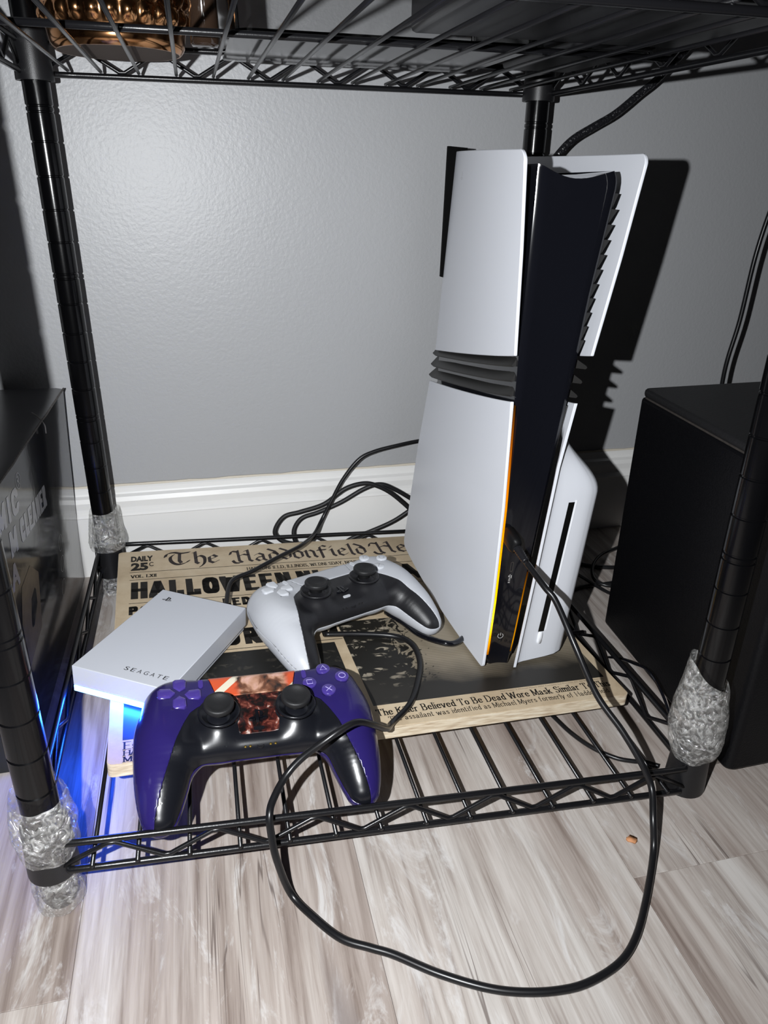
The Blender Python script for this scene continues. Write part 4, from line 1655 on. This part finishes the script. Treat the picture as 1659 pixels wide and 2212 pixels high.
def sticker_mat(name, kind):
    m = bpy.data.materials.new(name)
    m.use_nodes = True
    nt = m.node_tree
    L = nt.links.new
    p = nt.nodes['Principled BSDF']
    p.inputs['Roughness'].default_value = 0.28
    tc = nt.nodes.new('ShaderNodeTexCoord')
    n = nt.nodes.new('ShaderNodeTexNoise')
    n.inputs['Scale'].default_value = 75 if kind == 'pad' else 190
    n.inputs['Detail'].default_value = 5
    n.inputs['Distortion'].default_value = 0.6
    L(tc.outputs['Object'], n.inputs['Vector'])
    sp = nt.nodes.new('ShaderNodeSeparateXYZ')
    L(tc.outputs['Object'], sp.inputs[0])
    if kind == 'pad':
        # orange field with a cream diagonal band and a mottled pink and brown patch in the middle
        dg = nt.nodes.new('ShaderNodeMath')
        dg.operation = 'MULTIPLY_ADD'
        dg.inputs[1].default_value = -1.15
        L(sp.outputs['X'], dg.inputs[0])
        L(sp.outputs['Y'], dg.inputs[2])
        mr = nt.nodes.new('ShaderNodeMapRange')
        mr.inputs['From Min'].default_value = -0.025
        mr.inputs['From Max'].default_value = 0.075
        L(dg.outputs[0], mr.inputs['Value'])
        bg = ramp(nt, [(0.0, (0.62, 0.56, 0.42)), (0.14, (0.60, 0.085, 0.025)), (0.60, (0.62, 0.09, 0.03)), (0.64, (0.72, 0.66, 0.52)), (0.72, (0.60, 0.085, 0.025))], 'CONSTANT')
        L(mr.outputs['Result'], bg.inputs['Fac'])
        patch = ramp(nt, [(0.36, (0.02, 0.012, 0.010)), (0.46, (0.16, 0.06, 0.03)), (0.54, (0.48, 0.26, 0.17)), (0.66, (0.72, 0.45, 0.40))])
        L(n.outputs['Fac'], patch.inputs['Fac'])
        ax = nt.nodes.new('ShaderNodeMath')
        ax.operation = 'ABSOLUTE'
        sb = nt.nodes.new('ShaderNodeMath')
        sb.operation = 'SUBTRACT'
        sb.inputs[1].default_value = 0.006
        L(sp.outputs['X'], sb.inputs[0])
        L(sb.outputs[0], ax.inputs[0])
        wob = nt.nodes.new('ShaderNodeMath')
        wob.operation = 'MULTIPLY_ADD'
        wob.inputs[1].default_value = 0.010
        L(n.outputs['Fac'], wob.inputs[0])
        L(ax.outputs[0], wob.inputs[2])
        mk = ramp(nt, [(0.0205, (1, 1, 1)), (0.0214, (0, 0, 0))])
        L(wob.outputs[0], mk.inputs['Fac'])
        mx = nt.nodes.new('ShaderNodeMix')
        mx.data_type = 'RGBA'
        L(mk.outputs['Color'], mx.inputs['Factor'])
        L(bg.outputs['Color'], mx.inputs['A'])
        L(patch.outputs['Color'], mx.inputs['B'])
        L(mx.outputs['Result'], p.inputs['Base Color'])
    else:
        r = ramp(nt, [(0.42, (0.006, 0.004, 0.004)), (0.54, (0.05, 0.010, 0.008)), (0.62, (0.16, 0.045, 0.03)), (0.70, (0.45, 0.36, 0.32))])
        L(n.outputs['Fac'], r.inputs['Fac'])
        L(r.outputs['Color'], p.inputs['Base Color'])
    return m


make_controller('game_controller', (125.4, -318.4, 82.8), (7.7, 3.0, 1.0), M_purple, M_ctl_black, M_purple_btn, M_purple_sym,
                sticker_mat('orange_pad_sticker', 'pad'), 'glossy purple game controller with an orange sticker on its touch pad', sticker_mat('dark_red_sticker', 'cen'), (M_ctl_black, M_gold))
make_controller('game_controller', (205.2, -169.2, 79.6), (1.2, 2.8, 23.4), M_ctl_white, M_ctl_black2, M_white_btn, M_white_sym,
                M_ctl_white, 'white and black game controller lying beside the console', None, (M_white_btn, M_steel))

# ------------------------------------------------------------------ cables
def cable(name, pts, r, label, m=M_cable, n=8, sub=8, group='black cables'):
    return tag(MB().tube(spline(pts, sub), r, n).build(name, m, None, True), label, 'cable', group)


def con_pt(x, y, z):
    return CO + CX * x + CY * y + N_ * z


# charging cable from the console's front, looping over the floor to the white controller
usb = [con_pt(-3.2, -24, 112), (335, -295, 134), (340, -305, 127), (345, -330, 106), (354, -352, 79), (365, -372, 62), (373, -388, 46), (377, -397, 33), (371, -412, 22), (366, -425, 6),
       (344, -453, 2.6), (325, -473, 2.6), (308, -484, 2.6), (286, -490, 2.6), (267, -490, 2.6), (247, -486, 2.6), (229, -479, 2.6), (207, -466, 2.6), (187, -451, 2.6), (175, -444, 2.6),
       (160, -435, 2.6), (147, -419, 2.6), (135, -402, 6), (128, -397, 31), (126, -391, 46), (126, -386, 55.5), (129, -378, 59), (138, -366, 64), (149, -361, 72), (164, -360, 82), (175, -357, 86.5), (186, -352, 86), (199, -342, 73), (212, -326, 54), (221, -308, 42.5), (240, -288, 41),
       (254, -260, 40), (262, -236, 39), (262, -212, 39), (250, -198, 39.5), (222, -191, 41), (191, -188, 43)]
uc = cable('charging_cable', usb, 2.3, 'long black charging cable looping from the console front across the floor', n=10)
uc.name = 'charging_cable'
# plug with ribbed strain relief
P0, P1 = con_pt(-8.8, 5.2, 122.2), con_pt(-6.0, -11, 117)
d = (P1 - P0) / np.linalg.norm(P1 - P0)
side = np.cross(d, N_)
side /= np.linalg.norm(side)
upv = np.cross(side, d)
rows = []
for t, (hw, hh) in ((0, (7.4, 3.6)), (0.08, (7.8, 3.9)), (0.8, (7.8, 3.9)), (1.0, (5.4, 3.2)), (1.01, (0.1, 0.1))):
    c = P0 + (P1 - P0) * t
    rows.append([c + side * hw * .55 * math.copysign(abs(math.cos(a)) ** .6, math.cos(a)) + upv * hh * 1.75 * math.copysign(abs(math.sin(a)) ** .6, math.sin(a)) for a in np.linspace(0, 2 * math.pi, 17)])
MB().grid(rows).build('plug', mat('plug_black', (0.004, 0.004, 0.0045), 0.5, 0, 0.3), uc, True)
P2 = con_pt(-3.2, -24, 112)
pts, rr = [], []
for k in range(15):
    t = k / 14
    pts.append(P1 + (P2 - P1) * t)
    rr.append((3.3 - 0.8 * t) + (0.35 if k % 2 else -0.15))
MB().tube(pts, rr, 10).build('strain_relief', M_black_satin, uc, True)

# drive cable rising behind the console
dq = [D0 - dy * 0 + dx * 52 + dy * 15 + N_ * 10, (118, -108, 58), (138, -92, 58), (164, -68, 57), (190, -42, 54), (209, -6, 47), (221, 15, 53), (233, 20, 73), (247, 23, 97), (265, 25, 118), (283, 26, 126), (310, 27, 131), (333, 28, 134), (363, 28, 136)]
dc = cable('drive_cable', dq, 2.1, 'black cable from the white drive rising to the wall behind the console', m=M_cable)
a0 = D0 + dx * 51 + dy * 0.4 + N_ * 10
mb = MB()
rows = []
for t, (hw, hh) in ((0, (7.5, 4.0)), (0.7, (7.5, 4.2)), (1.0, (4.2, 3.0))):
    c = a0 + dy * 16 * t + dx * 1.0 * t
    rows.append([c + dx * hw * math.copysign(abs(math.cos(a)) ** .5, math.cos(a)) + N_ * hh * math.copysign(abs(math.sin(a)) ** .5, math.sin(a)) for a in np.linspace(0, 2 * math.pi, 17)])
mb.grid(rows).build('plug', M_black_satin, dc, True)
# looped cords against the baseboard
cable('power_cord', [(345, 24, 36), (332, 24, 47), (304, 24, 74), (285, 24, 86), (270, 24, 90), (249, 24, 85), (226, 24, 69), (200, 24, 62), (182, 24, 58), (172, 23, 46), (172, 22, 36), (186, 21, 26), (222, 21, 22)], 2.6, 'looped black power cord leaning on the baseboard, outer loop', m=M_cable_flat)
cable('power_cord', [(350, 30, 50), (332, 29.5, 61), (310, 29.5, 76), (291, 29.5, 85), (272, 29.5, 81), (246, 29.5, 67), (220, 29.5, 57), (202, 29, 52), (193, 28, 41), (192, 26, 30), (196, 26, 18)], 2.6, 'looped black power cord leaning on the baseboard, inner loop', m=M_cable_flat)
cable('power_cord', [(350, 18.5, 70), (332, 18.5, 61), (305, 18.5, 44), (278, 19, 33), (257, 20, 26), (238, 21, 14)], 2.4, 'black power cord dropping to the floor beside the console', m=M_cable_flat)


def braid_mat():
    m = bpy.data.materials.new('braided_sleeve')
    m.use_nodes = True
    nt = m.node_tree
    p = nt.nodes['Principled BSDF']
    p.inputs['Roughness'].default_value = 0.3
    tc = nt.nodes.new('ShaderNodeTexCoord')
    v = nt.nodes.new('ShaderNodeTexVoronoi')
    v.inputs['Scale'].default_value = 420
    r = ramp(nt, [(0.0, (0.25, 0.25, 0.26)), (0.22, (0.012, 0.012, 0.014))])
    nt.links.new(tc.outputs['Object'], v.inputs['Vector'])
    nt.links.new(v.outputs['Distance'], r.inputs['Fac'])
    nt.links.new(r.outputs['Color'], p.inputs['Base Color'])
    b = nt.nodes.new('ShaderNodeBump')
    b.inputs['Strength'].default_value = 0.8
    b.inputs['Distance'].default_value = 0.001
    nt.links.new(v.outputs['Distance'], b.inputs['Height'])
    nt.links.new(b.outputs['Normal'], p.inputs['Normal'])
    return m


cable('braided_cable', [(640, 12, 900), (625, 10, 640), (590, 10, 535), (560, 12, 497), (548, 14, 484), (535, 15, 474), (513, 15, 457), (491, 15, 445), (473, 15, 435), (461, 15, 424), (452, 16, 410), (445, 18, 380), (440, 20, 300), (438, 22, 200), (440, 24, 60), (446, 22, 6)], 3.7, 'thick braided black cable running up behind the console', braid_mat(), n=12)
cable('hanging_cable', [(740, -30, 900), (722, -34, 600), (692, -35, 440), (673, -35, 389), (667, -35, 368), (662, -35, 328), (660, -35, 268), (655, -35, 225), (655, -35, 190), (657, -36, 100), (655, -30, 20), (640, -20, 3)], 2.3, 'thin black cable hanging down the wall behind the speaker')
cable('floor_cable', [(352, -262, 2), (361, -275, 2), (368, -303, 2), (377, -323, 2), (389, -337, 2), (400, -343, 2), (409, -346, 2), (417, -352, 2)], 1.7, 'thin black cable lying on the floor under the wire deck')
cable('thin_wire', [(448, -220, 3), (448, -238, 14), (448, -258, 23), (448, -278, 30), (448, -300, 24), (447, -318, 12), (447, -326, 2)], 1.2, 'thin shiny wire arching against the speaker side', m=M_black_gloss)
cable('controller_cable', [(326, -196, 36), (312, -208, 37.5), (298, -218, 38.6), (286, -214, 39.2), (272, -200, 39.6), (262, -178, 40), (252, -160, 40)], 2.6, 'glossy black cable lying under the white controller grip', m=M_black_gloss)
cable('floor_cable', [(470, -30, 2.5), (500, -47, 2.5), (517, -58, 2.5), (536, -65, 2.5), (570, -70, 2.5)], 2.4, 'black floor cable behind the speaker, nearest the wall')
cable('floor_cable', [(590, -20, 7), (562, -31, 7), (537, -43, 7.6), (517, -61, 7.8), (505, -80, 7), (500, -97, 7.6), (508, -108, 7), (530, -112, 7)], 2.0, 'curled black floor cable behind the speaker')
cable('floor_cable', [(430, -118, 2.2), (455, -110, 2.2), (480, -98, 2.2), (502, -97, 2.2), (519, -96, 2.2), (560, -92, 2.2)], 2.0, 'straight black floor cable crossing towards the speaker')
cable('floor_cable', [(470, -52, 6.5), (485, -71, 6.5), (492, -91, 6.4), (500, -115, 6), (508, -130, 6), (520, -150, 4)], 1.7, 'thin black floor cable running along the speaker back')

# ------------------------------------------------------------------ speaker cabinet
sp = tag(empty('speaker_cabinet', (465, -270, 0)), 'matt black speaker cabinet on the floor by the rack', 'speaker')


def sp_xy(u, v):
    """u to the right, v to the back, from the near left corner"""
    return (459 + u + (11 * v / 205.0) - 465, -372 + v + 0.02 * u + 270)


M_spk = mat('black_vinyl_cabinet', (0.003, 0.003, 0.0038), 0.45, 0, 0.25, bump=0.25, bump_scale=700)
poly = [sp_xy(*q) for q in round_rect(0, 240, 0, 205, 7, 5)]
o = MB().prism(poly, 6, 232).build('cabinet', M_spk, sp)
bevel(o, 2.2, 2)
poly = [sp_xy(*q) for q in round_rect(0.8, 239, 1, 204, 7, 5)]
o = MB().prism(poly, 233.2, 240).build('top_board', mat('black_top_board', (0.012, 0.012, 0.013), 0.5, 0, 0.4, bump=0.3, bump_scale=500), sp)
bevel(o, 2.5, 3)
poly = [sp_xy(*q) for q in round_rect(2, 238, 2, 203, 6, 5)]
MB().prism(poly, 231.8, 233.4).build('seam', mat('dusty_seam', (0.03, 0.025, 0.022), 0.8, var=0.8, var_scale=200), sp)
for u, v in ((18, 18), (222, 18), (18, 187), (222, 187)):
    MB().lathe([(10, 0.1), (10, 6.2)], 18, (*sp_xy(u, v), 0)).build('foot', M_collar, sp)
x, y = sp_xy(-0.3, 26)
o = MB()
P = [(x - 0.2, y + 11 * math.cos(a), 217 + 11 * math.sin(a)) for a in np.linspace(0, 2 * math.pi, 25)[:-1]]
o.add(P, [tuple(range(24))])
o.build('round_badge', mat('dark_badge', (0.018, 0.018, 0.022), 0.4), sp)

# ------------------------------------------------------------------ cleaner carton at the left
M_carton = mat('glossy_black_carton', (0.020, 0.021, 0.024), 0.11, 0, 0.28, bump=0.10, bump_scale=60)
ct = tag(empty('carton', (-150, -110, 0)), 'glossy dark carton with grey lettering standing against the wall', 'box')
bx, by = -150, -110
V = []
# slightly bulged, leaning right face
NYC, NZC = 14, 10
def ct_right(v, z):
    yy = -252 + 284 * v
    return -34 + 10.5 * (z / 208.0) ** 1.3 - 3 * (1 - v) + 3.2 * math.sin(math.pi * v) * math.sin(math.pi * z / 208.0) - (1 - v) * 9.0 * (z / 208.0) * .6


rows = [[(ct_right(i / NYC, 208 * j / NZC) - bx, -252 + 284 * i / NYC - by, 208 * j / NZC) for j in range(NZC + 1)] for i in range(NYC + 1)]
mb = MB().grid(rows)
b0 = len(mb.v)
# remaining faces
r = rows
LX = -330 - bx
fr = [r[0][j] for j in range(NZC + 1)]
bk = [r[-1][j] for j in range(NZC + 1)]
tp = [r[i][-1] for i in range(NYC + 1)]
bt = [r[i][0] for i in range(NYC + 1)]
for strip, zc in ((fr, None), (bk, None)):
    mb.grid([[p, (LX, p[1], p[2])] for p in strip])
mb.grid([[p, (LX, p[1], p[2])] for p in bt])
mb.grid([[(LX, -252 - by, 0), (LX, -252 - by, 208)], [(LX, 32 - by, 0), (LX, 32 - by, 208)]])
o = mb.build('carton_body', M_carton, ct)
bm = bmesh.new()
bm.from_mesh(o.data)
bmesh.ops.remove_doubles(bm, verts=bm.verts, dist=1e-6)
bmesh.ops.recalc_face_normals(bm, faces=bm.faces)
bm.to_mesh(o.data)
bm.free()
sharpen(o, 30)
# lid flap, a touch proud, with worn edge
mb = MB()
mb.grid([[(p[0] + 0.6, p[1], p[2] + 0.1), (p[0] - 6, p[1], p[2] + 1.6), (p[0] - 60, p[1], p[2] + 2.2), (LX, p[1], p[2] + 1.0)] for p in tp])
mb.build('lid', mat('carton_lid', (0.075, 0.075, 0.08), 0.3, 0, 0.5, bump=0.1, bump_scale=40), ct, True)
mb = MB()
mb.grid([[(p[0] - 62, p[1], p[2] + 2.6), (p[0] - 120, p[1], p[2] + 2.6)] for p in tp[2:-3]])
mb.build('lid_label', mat('grey_lid_print', (0.15, 0.15, 0.16), 0.25), ct, True)
pts = [(p[0] + 0.5, p[1], p[2] + 0.6 + rnd.uniform(-.5, .5)) for p in tp]
MB().tube(pts, 0.9, 6).build('worn_edge', mat('torn_carton_edge', (0.12, 0.11, 0.105), 0.8, var=0.9, var_scale=400), ct)
p = tp[9]
MB().tube(spline([(p[0] - 9, p[1] + 14, p[2] + 4), (p[0] - 3, p[1] + 4, p[2] + 3), (p[0] + 2.5, p[1] - 3, p[2] - 2), (p[0] + 3, p[1] - 5, p[2] - 9)], 5), 0.55, 6).build('torn_strip', mat('torn_paper', (0.30, 0.28, 0.27), 0.8), ct, True)


def ct_xf(a, b, c):
    """a = distance along y, b = height"""
    v = (a + 252) / 284.0
    return (ct_right(v, b) + 0.15 - bx, a - by, b)


M_ct_print = mat('carton_grey_print', (0.40, 0.40, 0.41), 0.14, 0, 0.28)
def slant(polys, y0, k, a0=-210.0):
    return [[(a + (b - y0) * k, b - 0.075 * (a - a0)) for a, b in p] for p in polys]


f = Flat()
f.polys(slant(stroke_text('MIC', SERIF, -226, -176, 179, 15, 5.6, 3.4, 0, False, 5.0), 179, 0.16, -226))
f.polys(slant(stroke_text('M', SERIF, -209, -195, 154, 15, 5.0, 3.4, 0, False, 5.0), 154, 0.16))
f.polys(slant(stroke_text('CLEANER', SERIF, -181, -100, 154, 14.5, 5.2, 3.2, 0, False, 5.5), 154, 0.16))
f.build('carton_lettering', M_ct_print, ct, xf=ct_xf)
f = Flat()
for k in range(24):
    a0, a1 = 2 * math.pi * k / 24, 2 * math.pi * (k + 1) / 24
    f.polys([[(-165 + r_ * math.cos(a), 193 + r_ * .9 * math.sin(a)) for r_, a in ((6.0, a0), (6.7, a0), (6.7, a1), (6.0, a1))]])
f.mesh(font_fit('R', -167.5, -162.2, 189.5, 197, 0.01))
f.build('registered_mark', M_ct_print, ct, xf=ct_xf)
for (yc, zc) in ((-69, 94), (-71, 74), (-77, 53)):
    f = Flat()
    for k in range(24):
        a0, a1 = 2 * math.pi * k / 24, 2 * math.pi * (k + 1) / 24
        f.polys([[(yc + r_ * math.cos(a), zc + r_ * .8 * math.sin(a)) for r_, a in ((8.4, a0), (9.2, a0), (9.2, a1), (8.4, a1))]])
    f.build('ring_mark', M_ct_print, ct, xf=ct_xf)
f = Flat()
f.polys(slant(stroke_text('A', SERIF, -218, -204, 131, 15, 4.2, 3.2, 0, False), 131, 0.16))
f.build('carton_lettering', mat('carton_light_print', (0.3, 0.29, 0.29), 0.3), ct, xf=ct_xf)
f = Flat()
f.polys([[(-212, 62), (-168, 70), (-156, 112), (-175, 128), (-202, 124), (-214, 100)]])
f.build('carton_picture', mat('carton_brown_print', (0.16, 0.12, 0.075), 0.3, var=0.8, var_scale=90), ct, xf=ct_xf)

# ------------------------------------------------------------------ things on the upper shelf
ZT = 490.2 - 21 + 2.15 + 2.75 + 4.2 + 0.15


def pot_mat():
    m = bpy.data.materials.new('hammered_copper')
    m.use_nodes = True
    nt = m.node_tree
    p = nt.nodes['Principled BSDF']
    p.inputs['Base Color'].default_value = (0.72, 0.36, 0.16, 1)
    p.inputs['Metallic'].default_value = 1.0
    p.inputs['Roughness'].default_value = 0.16
    return m


pot = tag(empty('copper_pot', (69, -55, ZT)), 'round embossed copper pot on the upper shelf', 'pot')
mb = MB()
nA, nZ = 156, 84
P = []
for j in range(nZ + 1):
    t = j / nZ
    z = 170 * t
    base = 46 + 8 * math.sin(math.pi * min(1, t * 1.15)) - 0
    if z < 3:
        base -= (3 - z) * .8
    row = []
    for k in range(nA + 1):
        a = 2 * math.pi * k / nA
        e = 0
        if z > 14:
            cell = int((z - 14) / 12.0)
            u = (a / (2 * math.pi) * 26 + 0.5 * (cell % 2)) % 1.0
            w = ((z - 14) / 12.0) % 1.0
            e = 3.6 * max(0, math.sin(math.pi * u)) * max(0, math.sin(math.pi * w)) ** .7
        row.append(((base + e) * math.cos(a), (base + e) * math.sin(a), z))
    P.append(row)
mb.grid(P)
bi = len(mb.v)
mb.add([(0, 0, 0.0)] + P[0][:-1], [(0, 1 + (k + 1) % nA, 1 + k) for k in range(nA)])
mb.build('pot_body', pot_mat(), pot, True)
MB().lathe([(48.6, 170), (51.5, 172), (51.5, 176), (47, 177), (45, 170)], 48, capb=False, capt=False).build('rim', MATS.get('rim_c') or pot_mat(), pot, True)
MB().lathe([(42.5, -0.1), (42.5, 0.1)], 40).build('felt_base', mat('brown_felt', (0.085, 0.062, 0.05), 0.9), pot)
# small dark bottle
bt_ = tag(empty('bottle', (129, -112, ZT)), 'slim dark bottle between the copper pot and clear tray', 'bottle')
MB().lathe([(8.5, 0), (9.5, 1.5), (9.5, 60), (8, 68), (4, 74), (4, 86)], 24).build('bottle_body', mat('brown_glass', (0.03, 0.018, 0.012), 0.08, 0, 0.6, coat=0.5), bt_, True)
MB().lathe([(4.8, 86), (4.8, 98), (4.2, 99)], 20).build('cap', M_black_satin, bt_, True)


def clear_mat():
    m = bpy.data.materials.new('clear_tray_plastic')
    m.use_nodes = True
    nt = m.node_tree
    nt.nodes.clear()
    out = nt.nodes.new('ShaderNodeOutputMaterial')
    tr = nt.nodes.new('ShaderNodeBsdfTransparent')
    tr.inputs[0].default_value = (0.96, 0.96, 0.96, 1)
    gl = nt.nodes.new('ShaderNodeBsdfGlossy')
    gl.inputs['Roughness'].default_value = 0.08
    fr_ = nt.nodes.new('ShaderNodeFresnel')
    fr_.inputs[0].default_value = 1.45
    m1 = nt.nodes.new('ShaderNodeMixShader')
    nt.links.new(fr_.outputs[0], m1.inputs[0])
    nt.links.new(tr.outputs[0], m1.inputs[1])
    nt.links.new(gl.outputs[0], m1.inputs[2])
    nt.links.new(m1.outputs[0], out.inputs[0])
    return m


tray = tag(empty('clear_tray', (243, -116, ZT)), 'clear plastic tray on the upper shelf above the console', 'tray')
M_clear = clear_mat()
outer = round_rect(-100, 100, -72, 76, 12, 6)
inner = round_rect(-98.5, 98.5, -70.5, 74.5, 11, 6)
n_ = len(outer)
flare = 1.03
V = [(x, y, 0) for x, y in outer] + [(x * flare, y * flare, 62) for x, y in outer] + [(x * flare, y * flare, 62) for x, y in inner] + [(x, y, 1.8) for x, y in inner]
F = [tuple(reversed(range(n_))), tuple(range(3 * n_, 4 * n_))]
for i in range(n_):
    j = (i + 1) % n_
    for s_ in range(3):
        F.append((s_ * n_ + i, s_ * n_ + j, (s_ + 1) * n_ + j, (s_ + 1) * n_ + i))
obj('tray_body', V, F, M_clear, tray, False)
mb = MB()
mb.tube([(x * flare, y * flare, 62) for x, y in outer + outer[:1]], 1.8, 6)
mb.build('tray_rim', M_clear, tray, True)
# black media box at the right
o = MB().box(246, 432, -352, -212, ZT, ZT + 58).build('black_box', M_black_satin)
tag(o, 'flat black box on the right of the upper shelf', 'box')
bevel(o, 3, 2)
o = MB().box(360, 420, -200, -70, ZT, ZT + 40).build('black_case', M_collar)
tag(o, 'small black case beside the rear post on the upper shelf', 'case')
bevel(o, 4, 2)

# crumb on the floor
r_ = random.Random(4)
V = [(362 + 4.0 * math.cos(a) * r_.uniform(.6, 1.1), -407 + 3.4 * math.sin(a) * r_.uniform(.6, 1.1), z) for z in (0.05, 1.1) for a in np.linspace(0, 2 * math.pi, 10)[:-1]]
F = [tuple(reversed(range(9))), tuple(range(9, 18))] + [(i, (i + 1) % 9, 9 + (i + 1) % 9, 9 + i) for i in range(9)]
tag(obj('crumb', V, F, mat('orange_crumb', (0.52, 0.24, 0.11), 0.7, var=0.3, var_scale=300), None, True), 'tiny orange crumb lying on the floor in front of the rack', 'crumb')
